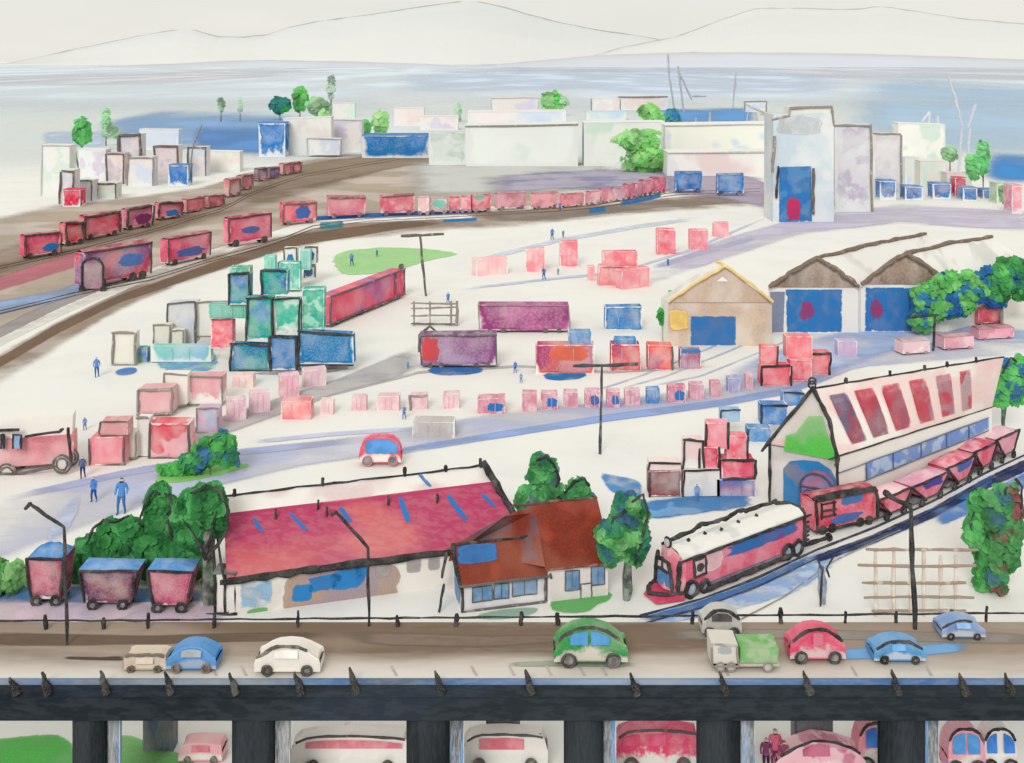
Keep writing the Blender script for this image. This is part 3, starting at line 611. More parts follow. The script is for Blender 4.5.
for i in range(n):
    for j in range(len(pr)-1): a = i*len(pr)+j; mb.poly((a, a+1, a+1+len(pr), a+len(pr)), rm)
struct('road', mb)
def dband(top, bot, mat, up):
    mb = MB(); T, B = resample(top, 30), resample(bot, 30); mat = glaze(mat)
    for i in range(30):
        e = min(1, min(i, 29-i)/5)
        for t, f in ((0, 0), (.3, 1), (.7, 1), (1, 0)): mb.add([dk(T[i][0]+(B[i][0]-T[i][0])*t, T[i][1]+(B[i][1]-T[i][1])*t, up)], [f*e])
    for i in range(29):
        for j in range(3): a = i*4+j; mb.poly((a, a+1, a+5, a+4), mat)
    struct('road', mb)
dw = dict(amp=.5, asp=(.3, 1, 1), e=(.1, .9), under=(186, 172, 158))
dband([(-40, 630), (150, 634), (330, 630)], [(-40, 650), (150, 646), (330, 640)], wash((112, 96, 84), 640, fs=30, **dw), .012)
dband([(340, 630), (480, 634), (620, 632)], [(340, 646), (480, 650), (620, 640)], wash((132, 116, 104), 640, fs=30, **dw), .016)
dband([(640, 628), (800, 628), (1060, 632)], [(640, 644), (800, 640), (1060, 648)], wash((150, 142, 134), 640, fs=30, **dw), .02)
dband([(800, 652), (880, 644), (980, 640)], [(800, 662), (900, 662), (980, 652)], wash((120, 168, 214), 650, fs=20, amp=.5, asp=(.3, 1, 1), e=(.2, .9), under=(206, 200, 194)), .024)
dband([(60, 656), (100, 657), (125, 655)], [(60, 660), (100, 661), (130, 662)], wash((90, 76, 68), 650, fs=12, **dw), .028)
dband([(500, 662), (560, 660), (640, 662)], [(500, 668), (560, 668), (640, 668)], wash((160, 166, 150), 650, fs=12, **dw), .028)
for x in (210, 240, 390, 470, 508, 545, 578, 600, 722, 850, 925):  # slanting ticks painted on the road as shadows by the parapet posts
    mb = MB(); mb.quad((dk(x, 666, .03), dk(x+2.5, 666, .03), dk(x+8, 676, .03), dk(x+5, 676, .03))[::-1], wash((176, 164, 154), 670, fs=5, under=(214, 208, 200)), .6); struct('road', mb)

dg = 'cars driving over the bridge'
car(554, 628, 668, 629, (60, 146, 80), 'green round-backed car with two blue windows, on the bridge', dg, DZ, ink=ink((60, 54, 50), (110, 104, 100)), prof=[(0, .3), (.04, .5), (.12, .72), (.26, .92), (.42, 1), (.58, .98), (.74, .86), (.86, .66), (.93, .52), (.98, .5), (1, .36)], win_c=(50, 112, 170), wheels=(.2, .8), windows=((.22, .46), (.5, .76)), cab=.45, under=(206, 198, 188), arc=(.03, .88), iw=3.4)
car(790, 846, 664, 631, (214, 74, 108), 'bright pink domed car on the bridge between two pale stretches of road', dg, DZ, windows=((.42, .6),), win_c=(196, 110, 130), iw=3.6, under=(214, 190, 190), cab=.42)
car(874, 926, 664, 643, (62, 128, 196), 'blue low car with a black roofline at the right part of the bridge', dg, DZ, windows=((.35, .62),), win_c=(96, 150, 206), iw=3.4, under=(190, 200, 212))
car(942, 986, 640, 622, (92, 140, 200), 'pale blue car close to the far railing at the right end of the bridge', dg, DZ, windows=((.34, .66),), win_c=(130, 168, 212), iw=2.4, st=(.4, .8), under=(196, 196, 198), arc=(.02, .7))
car(254, 320, 676, 648, (226, 220, 212), 'white car with a bold dark roof stroke on the left part of the bridge', dg, DZ, windows=((.3, .66),), win_c=(214, 206, 198), iw=3.8, ink=ink((66, 58, 54), (120, 110, 104)), under=(232, 228, 220), arc=(.03, .8))
car(166, 216, 673, 648, (54, 120, 196), 'bright blue small car with a grey cap, left on the bridge', dg, DZ, windows=((.3, .7),), win_c=(150, 156, 162), trim=False, ink=ink((120, 108, 98), (170, 158, 148)), iw=3, under=(160, 176, 196))
car(122, 166, 672, 657, (206, 190, 172), 'flat sand-coloured car under a thick grey line, leftmost on the bridge', dg, DZ, windows=((.3, .7),), win_c=(190, 176, 162), iw=3.6, ink=ink((100, 90, 82), (150, 140, 130)), under=(214, 204, 190), prof=[(0, .5), (.03, .85), (.15, 1), (.5, 1), (.85, 1), (.97, .85), (1, .5)], cab=.4)
car(702, 742, 637, 612, (196, 194, 190), 'grey car with a black roof beside the far railing, right of the locomotive nose', dg, DZ, windows=((.25, .75),), win_c=(64, 60, 60), iw=3.6, under=(180, 176, 172))
# small truck
s = S(672, DZ); A, B = dk(712, 672), dk(780, 672)
t = Thing('truck', A, 'pale grey truck with a green load body, on the bridge left of the pink car', 'truck', dg)
u = V((1, 0, 0)); mb = MB(); b = mb.box(dk(712, 672), dk(738, 672), 22/s, 1.8, wash((206, 202, 194), 672, fs=8, under=(222, 216, 208)), z0=6/s, ef=.6); t.part('cab', mb)
f = MB(); frame_lines(f, b, 1.2/s, INKG, 'lrtb'); t.part('cab_trim', f)
f = MB(); f.dab(b['a0'], b['b0']-b['a0'], b['a1']-b['a0'], wash((176, 184, 186), 672, fs=5, under=(206, 202, 194)), (.2, .8), (.5, .88)); t.part('window', f)
mb = MB(); b = mb.box(dk(740, 672), dk(778, 672), 15/s, 1.8, wash((104, 168, 92), 672, c2=(150, 176, 130), fs=8, under=(196, 204, 186)), z0=9/s, ef=.6); t.part('load_body', mb)
mb = MB(); mb.box(dk(713, 672), dk(780, 672), 3/s, 1.6, wash((176, 168, 160), 672, fs=6), z0=5.5/s, ef=.9); t.part('chassis', mb)
for x in (720, 731, 768):
    for k in (0, 1):
        f = MB(); p = dk(x, 672); p.y += .05 + 1.6*k; p.z += .36; f.disc(p, (0, 1, 0), .3, .2, wash((176, 170, 162), 672, fs=5)); f.ring(p - V((0, .14, 0)), (0, 1, 0), .3, .06, INKG); t.part('wheel', f)

# below the bridge: cars and people beyond the columns
ug = 'cars seen under the bridge'
long_p = [(0, .3), (.02, .62), (.08, .85), (.2, .97), (.5, 1), (.8, .95), (1, .86)]
lp2 = long_p[:-1] + [(.96, .88), (1, .5)]
car(288, 412, 774, 738, (248, 242, 236), 'long pale pink van with a dark red side stripe, nearest in its bay', ug, iw=3, prof=lp2, windows=((.14, .92),), win_c=(226, 124, 138), ink=ink((84, 76, 70), (140, 132, 124)), cab=.6)
car(340, 412, 752, 729, (248, 240, 234), 'pale pink van with a thin dark roofline, behind the longer van', ug, iw=2.4, prof=lp2, windows=((.2, .75),), win_c=(220, 130, 140), ink=ink((100, 92, 84), (150, 142, 134)), cab=.45)
car(462, 548, 772, 736, (248, 242, 236), 'whitish pink van with a short red stripe and grey roofline, in the central bay', ug, iw=2.6, prof=lp2, windows=((.2, .72),), win_c=(220, 116, 130), ink=INKM, cab=.5)
car(614, 701, 773, 732, (232, 84, 122), 'crimson van with grey outline in the bay right of centre', ug, iw=3.4, prof=lp2, windows=((.1, .3), (.36, .6)), win_c=(222, 84, 116), ink=INKM, cab=.55)
car(776, 866, 780, 742, (240, 188, 200), 'low plum pink sports car with dark sweeping lines under the bridge', ug, iw=3, prof=[(0, .35), (.1, .6), (.25, .8), (.45, 1), (.7, .9), (.9, .7), (1, .4)], windows=((.3, .6),), win_c=(170, 84, 110), c2=(206, 120, 146))
rnd = [(0, .3), (.02, .55), (.08, .78), (.2, .93), (.36, 1), (.64, 1), (.8, .93), (.92, .78), (.98, .55), (1, .3)]
car(858, 900, 776, 725, (236, 150, 168), 'pink domed car with a blue window against the rightmost thick column', ug, iw=3, prof=rnd, windows=((.2, .46), (.54, .82)), win_c=(40, 96, 186), cab=.42)
car(948, 986, 778, 731, (234, 160, 176), 'round pink-topped car with blue glass, left of the two parked in the rightmost bay', ug, iw=3.2, prof=rnd, windows=((.14, .48), (.54, .86)), win_c=(58, 122, 196), cab=.36, ink=ink((58, 40, 52), (104, 84, 96)))
car(984, 1018, 776, 731, (232, 222, 222), 'round white car with blue glass, right of the two parked in the rightmost bay', ug, iw=3, prof=rnd, windows=((.1, .4), (.6, .92)), win_c=(40, 100, 190), cab=.36)
car(178, 222, 764, 745, (244, 180, 186), 'flat pale pink car partly behind grass, leftmost under the bridge', ug, iw=1.6, prof=lp2, windows=((.3, .7),), win_c=(214, 120, 134), trim=False, ink=INKG)
pg = 'people standing under the bridge'
person(540, 733, 766, 'person in a bright blue top beside the whitish van under the bridge', pg, (52, 116, 196), (40, 40, 44))
person(766, 737, 772, 'person in a dark purple coat, left of the group beside the grey rear column', pg, (120, 60, 96), (60, 40, 56))
person(775, 728, 770, 'tallest person in a pink top in the group under the bridge', pg, (206, 92, 118), (112, 50, 80))
person(784, 740, 774, 'person in plum clothes, right of the group next to the low sports car', pg, (150, 76, 104), (84, 44, 64))

# ------------------------------------------------------------------ lamps
def lamp(pts, z, head, label, name='street_lamp', iw=4, group='tall street lamps', fall=False):
    """pole standing at pts[0] on level z, following the sight-line points, one arm"""
    s = S(pts[0][1], z); b = G(pts[0][0], pts[0][1], z); t = Thing(name, b, label, 'street lamp', group)
    q = lambda x, y: V((b.x + (x-pts[0][0])/s, b.y, z - (y-pts[0][1])/s))
    f = MB(); f.tube([q(x, y) for x, y in pts[:2]], iw/2/s, INK, .35, 7, 6); t.part('pole', f)
    f = MB(); f.tube([q(x, y) for x, y in pts[1:]], iw*.52/s, INK, .35, 7, 4); ar = t.part('arm', f)
    if head: f = MB(); f.tube([q(x, y) for x, y in head], iw*.7/s, INK, .2, 7, 2); t.part('lamp_head', f, ar)
    return t
lamp([(67, 645), (64, 527), (28, 503)], DZ, [(31, 503), (25, 509)], 'black lamp post with a bent arm at the left end of the bridge', iw=3.6)
lamp([(369, 626), (368, 548), (335, 511)], DZ, [(337, 512), (331, 515)], 'black lamp post in front of the red-roofed shed', iw=3.2)
lamp([(915, 629), (911, 508), (886, 493)], DZ, [(890, 496), (884, 492)], 'black lamp post in front of the brown lattice fence', iw=5)
def floodlight(x, yt, yb, bar, label, ink_m, iw=3, lean=0):
    s = S(yb); b = G(x+lean, yb); t = Thing('floodlight_mast', b, label, 'floodlight mast', 'floodlight masts in the yard')
    top = Q(x, yt, yb); f = MB(); f.tube([b, top], iw/2/s, ink_m, .3, 7, 6); t.part('pole', f)
    f = MB(); f.tube([Q(bar[0], yt+1, yb), Q(bar[1], yt-1, yb)], iw*.62/s, ink_m, .3, 7, 6); t.part('crossbar', f); return t
floodlight(420, 235, 296, (401, 444), 'grey mast with a crossbar beside the pale green lawn', INKM, 2.6, 6)
floodlight(602, 365, 454, (573, 638), 'tall dark mast in front of the red wagons', ink((54, 58, 66), (96, 98, 104)), 3, -2)
floodlight(935, 316, 351, (909, 938), 'short black mast in front of the blue and green bush', INK, 2.6, -2)

# ------------------------------------------------------------------ hoppers, trees and shed at lower left
hg = 'hopper wagons under the trees'
hopper(G(27, 607), G(64, 607), 49/S(607), 2.4, (150, 66, 92), 'narrow hopper wagon piled with blue, leftmost of three under the trees', hg, .9, blue, (186, 70, 104), 3.4, .08, base=607)
hopper(G(78, 611), G(136, 611), 40/S(611), 2.4, (136, 72, 88), 'wide hopper wagon with a flat blue load, middle of three under the trees', hg, .35, (52, 120, 200), (110, 62, 96), 3.2, .12, base=611)
hopper(G(146, 614), G(192, 614), 43/S(614), 2.4, (152, 70, 92), 'hopper wagon with slanted sides standing by the tree trunk', hg, .4, (52, 120, 200), (190, 84, 116), 3.4, .14, base=614)
GR = [(64, 136, 84), (84, 168, 98), (72, 158, 88), (98, 182, 110), (66, 144, 84)]
tree('bush', 'wide dark green bush behind the hopper wagons', 'bush', 592, [(112, 548, 26, 19), (84, 562, 18, 17), (140, 566, 34, 20), (72, 577, 20, 14), (178, 568, 22, 22)], GR, 1500, 6, ink_lines=[[(83, 548), (90, 532), (101, 523), (112, 526), (126, 519)]], dy=2.2)
tree('tree', 'pointed dark green tree between the bush and the forked tree', 'tree', 590, [(151, 520, 15, 22), (154, 540, 18, 16), (150, 504, 9, 9)], GR, 900, 5.5, trunk=[(154, 590, 5), (153, 540)], ink_lines=[[(134, 530), (140, 510), (150, 496), (156, 500)], [(167, 546), (165, 522), (168, 506), (160, 498)]], dy=2.6)
tree('tree', 'broad green tree with a thick forked trunk left of the red-roofed shed', 'tree', 610, [(196, 510, 20, 17), (183, 522, 13, 14), (212, 520, 12, 20), (206, 500, 15, 11), (188, 538, 16, 15)], GR + [(60, 140, 80)], 1500, 5.5, trunk=[(206, 612, 15), (206, 555), (204, 535)],
     branches=[[(206, 560), (196, 538), (182, 520)], [(206, 556), (212, 530), (216, 512)], [(208, 556), (222, 540), (228, 528)]], ink_lines=[[(190, 494), (206, 487), (219, 492), (227, 510), (228, 528), (220, 540)]], dy=1.2)
tree('bush', 'pale green bush at the left edge behind the first hopper wagon', 'bush', 600, [(6, 582, 18, 14), (-14, 584, 18, 18)], [(126, 186, 116), (150, 200, 136), (100, 170, 96)], 360, 5, dy=1)
tree('bush', 'small green bush at the corner of the red-roofed shed', 'bush', 604, [(226, 578, 9, 11), (230, 590, 8, 9)], GR, 200, 4, dy=-1)
tree('bush', 'bright green bush standing in the open yard left of centre', 'bush', 476, [(210, 452, 16, 12), (222, 444, 12, 12), (228, 458, 10, 8), (194, 462, 16, 9), (176, 470, 18, 5)], [(70, 130, 170), (74, 150, 120), (84, 176, 98), (104, 196, 110), (116, 204, 116)], 700, 4.5, ink_lines=[[(206, 448), (214, 438), (222, 434)]], iw=1.4)

# the long shed
EZ, RZ = 3.3, 8.1
c0, c1 = G(229, 579, EZ), G(524, 541, EZ)
for p in (c0, c1): p.z = 0
u = (c1-c0).normalized(); n = V((-u.y, u.x, 0)); dd = 12.0
t = Thing('goods_shed', c0, 'long goods shed with a red roof and bold black eaves, behind the bridge at left', 'shed')
mb = MB(); wm = wash((226, 222, 214), 600, c2=(214, 206, 200), fs=30, e=(-1, 0)); Z = V((0, 0, 1))
for p, q in ((c0, c1), (c1, c1+n*dd), (c1+n*dd, c0+n*dd), (c0+n*dd, c0)): mb.quad((p, q, q+Z*EZ, p+Z*EZ), wm, .8)
wl = t.part('wall', mb)
r0 = G(223, 497, RZ); r1 = G(488, 466, RZ); f0, f1 = c0 - n*.25 + Z*EZ - u*.2, c1 - n*.25 + Z*EZ + u*.2
bk0, bk1 = c0 + n*(dd+.2) + Z*EZ, c1 + n*(dd+.2) + Z*EZ
mb = MB(); rm = wash((174, 66, 100), 530, c2=(194, 98, 104), p2=.12, fs=50, asp=(.5, 1, 1), amp=.35, e=(.0, .4), st=(.84, 1), under=(226, 190, 184), grain=.9)
rw = wash((226, 220, 214), 480, c2=(206, 180, 180), p2=.3, fs=30, e=(-1, 0))
sp = .21
a, b = r0.lerp(f0, sp), r1.lerp(f1, sp)
N = 10
for i in range(N):
    p0, p1 = f0.lerp(f1, i/N), f0.lerp(f1, (i+1)/N); q0, q1 = a.lerp(b, i/N), a.lerp(b, (i+1)/N)
    e0, e1 = r0.lerp(r1, i/N), r0.lerp(r1, (i+1)/N)
    k = mb.add([p0, p1, p1.lerp(q1, .85), p0.lerp(q0, .85), q1, q0], [1, 1, 1, 1, .25, .25])
    mb.poly((k, k+1, k+2, k+3), rm); mb.poly((k+3, k+2, k+4, k+5), rm)
    k = mb.add([q0, q1, e1, e0], [1]*4); mb.poly((k, k+1, k+2, k+3), rw)
mb.quad((bk1, bk0, r0, r1), rm, .9)
k = mb.add([f1, bk1, r1], [1]*3); mb.poly((k, k+1, k+2), rm); k = mb.add([bk0, f0, r0], [1]*3); mb.poly((k, k+1, k+2), rm)
roof = t.part('roof', mb)
ru, rv = f1-f0, r0-f0
def rp(px, py):                                                # a place on the roof slope
    best = None
    for i in range(41):
        for j in range(21):
            p = (f0.lerp(f1, i/40)).lerp(r0.lerp(r1, i/40), j/20); s = F/p.y; d = (CX+p.x*s-px)**2 + (HY+(H-p.z)*s-py)**2
            if best is None or d < best[0]: best = (d, p)
    return best[1]
nr = (f1-f0).cross(r0-f0).normalized(); nr = nr if nr.y < 0 else -nr
for x0, y0, x1, y1, w_ in ((252, 518, 264, 532, 5), (292, 513, 305, 532, 5), (400, 497, 412, 522, 6), (448, 493, 466, 518, 7), (484, 494, 496, 508, 6), (340, 505, 352, 522, 6), (418, 468, 430, 488, 5)):
    f = MB(); p, q = rp(x0, y0), rp(x1, y1); wv = u*(w_/10.5); f.dab(p - wv*.5, wv, q-p, wash((28, 104, 188), 510, fs=8, under=(180, 90, 120), e=(.05, .4), st=(.6, 1)), eps=.06, rag=.2); t.part('skylight', f, roof)
for x, y in ((273, 520), (318, 511), (388, 504), (435, 502), (330, 515)):
    f = MB(); p = rp(x, y); f.tube([p, p + Z*.5 + nr*.3, p + Z*.9 + nr*.1], .13, INK, .3, 6, 2); t.part('vent', f, roof)
f = MB(); f.tube([r0 + Z*.08, r0.lerp(r1, .3) + Z*.1, r0.lerp(r1, .7) + Z*.05, r1 + Z*.1], .12, INK, .5, 6, 8); rl = t.part('ridge_cap', f, roof)
for v in (.04, .36, .67, .83, .97): f = MB(); p = r0.lerp(r1, v); f.tube([p - Z*.15, p + Z*R(.5, .9)], .2, INK, .2, 7, 3); t.part('ridge_finial', f, rl)
f = MB(); f.tube([f0 - u*.6 - Z*.1, f0.lerp(f1, .3), f0.lerp(f1, .7), f1 + u*1.6], .34, INK, .25, 7, 9); t.part('eaves_board', f, roof)
f = MB(); f.tube([r1 + V((-.5, -.2, .5)), r1.lerp(f1, .5), f1 + V((.3, -.1, 0))], .36, INK, .2, 7, 7); t.part('bargeboard', f, roof)
f = MB(); f.tube([f0 - u*.2, r0.lerp(f0, .45) - u*.7 - Z*.3, r0.lerp(f0, .15) - u*.1], .13, INK, .4, 7, 5); t.part('bargeboard', f, roof)
wp = lambda px, lo, hi: (px-229)/295
ux = c1-c0; uz = Z*EZ
f = MB(); f.dab(c0 - n*.03, ux, uz, wash((182, 156, 142), 600, c2=(170, 150, 160), p2=.4, fs=22, under=(226, 222, 214), e=(.02, .3)), (.165, .56), (-.3, .93), n=28, rag=.06, eps=.03, ef=.1, ins=.12); pan = t.part('brown_wall_panel', f, wl)
for ua, ub, va, vb in ((.2, .27, .12, .62), (.25, .36, .35, .78), (.33, .44, .3, .9), (.41, .45, .5, .95)):
    f = MB(); f.dab(c0 - n*.07, ux, uz, wash((34, 112, 192), 600, fs=10, under=(170, 150, 150), e=(.05, .35)), (ua, ub), (va, vb), rag=.16, eps=.03); t.part('blue_panel', f, wl)
for ua, ub in ((.475, .53), (.58, .635), (.655, .7)):
    f = MB(); f.dab(c0 - n*.09, ux, uz, wash((170, 162, 160), 600, fs=8, under=(226, 222, 214)), (ua, ub), (.5, .92), rag=.05); t.part('window', f, wl)
f = MB(); f.dab(c0 - n*.05, ux, uz, wash((150, 186, 214), 600, c2=(196, 210, 222), fs=9, under=(226, 222, 214), st=(.4, 1)), (.03, .14), (.1, .9), rag=.12); t.part('window', f, wl)
f = MB(); f.dab(c0 - n*.05, ux, uz, wash((110, 176, 110), 600, fs=9, under=(226, 222, 214)), (.05, .13), (-.15, .12), rag=.12); t.part('green_panel', f, wl)
# little white hut with dark posts, at its left corner
hb = G(214, 614); s = S(614); t = Thing('signal_hut', hb, 'tiny white hut with dark posts between the forked tree and the long shed', 'hut')
mb = MB(); b = mb.box(G(215, 614), G(235, 614), 40/s, 1.6, wash((228, 224, 218), 610, fs=8, e=(-1, 0)), ef=.7); t.part('wall', mb)
f = MB(); f.box(b['a1'] + V((-.15, -.15, .02)), b['b1'] + V((.15, -.15, .02)), .15, 1.9, wash((60, 66, 62), 610, fs=8, e=(-1, 0))); t.part('roof', f)
for x in (215, 225, 235): f = MB(); f.tube([G(x, 614.5), Q(x, 575, 614.5)], .13, INK, .3, 6, 4); t.part('post', f)
f = MB(); f.tube([G(206, 615), G(237, 615) + V((0, 0, .1))], .2, INK, .3, 6, 5); t.part('step', f)

# two brick-roofed houses
def house(A, B, eave, ridge, depth, wall_c, roof_c, label, wins, roof_dab=None, base=608, over=.35, at=.5, door=None):
    A, B = V(A), V(B); u = (B-A).normalized(); n = V((-u.y, u.x, 0)); t = Thing('house', A, label, 'house', 'small red-roofed houses')
    wm = wash(wall_c, base, c2=tuple(min(255, v+16) for v in wall_c), fs=14, e=(-.6, .3), st=(.6, 1)); rm = wash(roof_c, base, c2=tuple(min(255, int(v*1.15)) for v in roof_c), fs=20, e=(-.2, .35), st=(.86, 1), under=(200, 150, 130), grain=.96)
    g, rf = gable(t, A, B, n, depth, eave, ridge, wm, rm, over, at)
    wl = [o for o in t.o.children if o.name.startswith('wall')][0]
    ux, uz = B-A, Z*eave
    for ua, ub, va, vb, c in wins:
        f = MB(); o = A - n*.04; p = lambda a_, v_: o + ux*a_ + uz*v_
        f.quad((p(ua, va), p(ub, va), p(ub, vb), p(ua, vb)), wash(c, base, fs=6, under=(190, 200, 214), e=(.0, .45)), .5); wi = t.part('window', f, wl)
        f = MB(); f.tube([p(ua, va), p(ub, va), p(ub, vb), p(ua, vb), p(ua, va)], .07, INKM, .5, 5, 2); f.tube([p((ua+ub)/2, va), p((ua+ub)/2, vb)], .05, INKM, .4, 5, 2)
        fr = f.build('window_frame', t.loc, t.o); fr.parent = wl
    if roof_dab:
        f = MB(); c, ua, ub, va, vb = roof_dab; f.dab(g['f0'], g['f1']-g['f0'], g['r0']-g['f0'], wash(c, base, fs=10, under=roof_c, e=(.0, .5)), (ua, ub), (va, vb), eps=.05, rag=.1); t.part('roof_patch', f, rf)
    if door: f = MB(); p = lambda a_, v_: A - n*.06 + ux*a_ + uz*v_; f.tube([p(door[0], 0), p(door[0], door[2]), p(door[1], door[2]), p(door[1], 0)], .07, INKM, .4, 5, 3); t.part('door', f, wl)
    return t, g, rf, n
A, B = G(462, 612), G(545, 602)
t, g, rf, n1 = house(A, B, 2.7, 5.0, 4.6, (206, 202, 208), (126, 56, 42), 'small house with a blue and rust roof and a row of blue windows', [(.12, .36, .28, .78, (60, 110, 170)), (.38, .56, .3, .8, (70, 120, 176)), (.6, .9, .32, .82, (120, 150, 186))], ((44, 96, 170), .02, .48, .5, .98), base=610)
f = MB(); f.tube([g['f0'] + V((-.1, -.05, .05)), g['f1'] + V((.2, -.05, .1))], .13, INKM, .4, 6, 6); t.part('gutter', f, rf)
for p, q, r_ in ((g['r0'], g['f0'], .2), (g['r1'], g['f1'], .15)): f = MB(); f.tube([p + V((-.1, 0, .15)), p.lerp(q, .5), q + V((.15, -.1, -.1))], r_, INK, .3, 6, 4); t.part('bargeboard', f, rf)
f = MB(); f.tube([g['r0'] - V((0, 0, -.05)), g['r1'] + V((0, 0, .05))], .16, INK, .4, 6, 6); t.part('ridge_cap', f, rf)
for p in (g['a'], g['b']): f = MB(); f.tube([p - n1*.1, p - n1*.1 + Z*2.6], .13, INK if p is g['a'] else INKM, .3, 6, 4); t.part('corner_post', f)
f = MB(); f.tube([g['a'] - n1*.12, g['b'] - n1*.12 + Z*.1], .15, INKM, .4, 6, 5); t.part('plinth', f)
for (x, y0, y1) in ((444, 551, 578), (441, 584, 612)): f = MB(); f.tube([Q(x-2, y1, 613), Q(x+3, y0, 613)], .14, INK, .4, 6, 4); t.part('porch_post', f)
f = MB(); e_ = g['e']; f.dab(g['a'] - g['u']*.05 + n1*.3, n1*3.6, Z*3.0, wash((124, 160, 206), 610, fs=8, under=(206, 202, 208)), (.05, .95), (0, .95)); t.part('blue_side_panel', f)
A, B = G(548, 603), G(608, 596)
t, g, rf, n2 = house(A, B, 3.4, 7.3, 9, (216, 204, 206), (120, 50, 38), 'larger house with a broad rust-brown roof and two blue windows, beside the dark tree', [(.28, .52, .28, .8, (60, 104, 166)), (.72, .94, .34, .86, (66, 112, 172))], base=600, door=(.54, .72, .42))
f = MB(); rr = wash((118, 50, 40), 560, c2=(90, 72, 84), p2=.35, fs=18, e=(-.2, .3), under=(200, 150, 130), grain=.96)
a = Q(514, 514, 585); lw = [G(446, 549, 3.5), G(540, 537, 3.5)]
# lower wing of the same house, its roof running left behind the small house
f.quad((V((lw[0].x, lw[0].y, 3.5)), V((g['f0'].x, g['f0'].y, 3.5)), g['r0'] + V((.2, 0, -.1)), G(505, 516, 7.0)), rr, .8); t.part('wing_roof', f, rf)
f = MB(); f.tube([g['r0'] - g['u']*2, g['r1']], .14, ink((84, 50, 44), (130, 90, 80)), .4, 6, 8); t.part('ridge_cap', f, rf)
f = MB(); f.tube([g['f0'], g['f1']], .12, ink((96, 48, 40), (140, 90, 78)), .4, 6, 8); t.part('gutter', f, rf)
T2 = [(96, 136, 148), (76, 160, 100), (92, 182, 112), (120, 200, 128), (84, 166, 100)]
tree('tree', 'rounded green tree with a grey-blue heart behind the long shed roof end', 'tree', 540, [(543, 474, 13, 18), (546, 494, 16, 16), (526, 500, 10, 14), (540, 462, 9, 8)], [(150, 160, 168)] + T2, 900, 4.6, trunk=[(543, 540, 5), (544, 495)], ink_lines=[[(536, 458), (546, 453), (554, 462), (559, 476), (553, 490), (561, 496)]], iw=3)
tree('tree', 'small round green tree behind the rust-brown roof', 'tree', 536, [(578, 490, 11, 11), (570, 502, 12, 9), (586, 500, 8, 8)], T2, 460, 4, trunk=[(576, 536, 4), (576, 502)], ink_lines=[[(560, 494), (566, 490), (574, 480), (584, 477), (589, 484)], [(593, 494), (592, 502), (584, 505)]], iw=3)
tree('tree', 'tall blue-green tree with black outline right of the rust-roofed house', 'tree', 600, [(628, 512, 15, 20), (618, 536, 20, 20), (634, 540, 14, 26), (612, 550, 12, 14), (640, 520, 8, 16)], [(80, 124, 158), (70, 146, 126), (76, 166, 100), (110, 190, 116), (140, 206, 136)], 1300, 5, trunk=[(626, 604, 9), (628, 560)], ink_lines=[[(612, 528), (612, 514), (620, 512), (632, 498), (642, 490), (647, 512), (640, 540), (634, 560)]], iw=2.8)
tree('tree', 'ragged green and maroon tree at the right edge behind the lattice fence', 'tree', 596, [(1000, 512, 16, 26), (1004, 546, 16, 26), (998, 574, 10, 18), (1012, 520, 10, 34)], [(88, 136, 150), (84, 158, 100), (96, 172, 108), (110, 180, 116), (104, 160, 104), (170, 108, 108)], 1200, 5, trunk=[(1000, 598, 6), (1001, 560)], ink_lines=[[(1012, 476), (1019, 484), (1018, 506)], [(1000, 494), (1004, 484)]], iw=3)
tree('tree', 'slim bright green tree left of the maroon one at the right edge', 'tree', 592, [(980, 512, 10, 22), (976, 532, 10, 20), (986, 552, 9, 22), (982, 578, 7, 14)], [(84, 166, 96), (104, 190, 112), (124, 204, 128)], 700, 4.6, trunk=[(985, 592, 5), (984, 552)], ink_lines=[[(972, 510), (968, 524), (976, 544)]], iw=1.8)
tree('tree', 'green tree with a blue patch at the far end of the striped shed', 'tree', 436, [(1000, 392, 12, 14), (1008, 376, 10, 16), (1016, 386, 10, 18), (1022, 366, 8, 10)], [(54, 116, 192), (80, 140, 180), (104, 196, 116), (120, 208, 128), (110, 200, 120)], 700, 4, trunk=[(1004, 437, 5), (1003, 392)], branches=[[(1004, 410), (1000, 396), (992, 378)]], ink_lines=[[(1000, 372), (1008, 356), (1014, 360)]], iw=2.4)
tree('bush', 'long bright green bush mottled with blue beside the brown warehouses', 'bush', 336, [(930, 300, 18, 18), (950, 288, 20, 16), (972, 286, 18, 16), (946, 306, 26, 12), (924, 318, 14, 12), (960, 306, 16, 10)], [(46, 112, 190), (56, 124, 190), (112, 196, 116), (134, 212, 126), (146, 218, 138), (120, 204, 120)], 1500, 3.6)
tree('tree', 'dark green and blue tree at the right edge behind the mottled bush', 'tree', 326, [(1000, 280, 18, 18), (1012, 266, 16, 10), (996, 296, 12, 12), (1024, 284, 12, 18)], [(48, 112, 190), (70, 150, 110), (90, 176, 100), (110, 194, 116)], 1000, 3.6, trunk=[(1002, 326, 4), (1001, 290)])

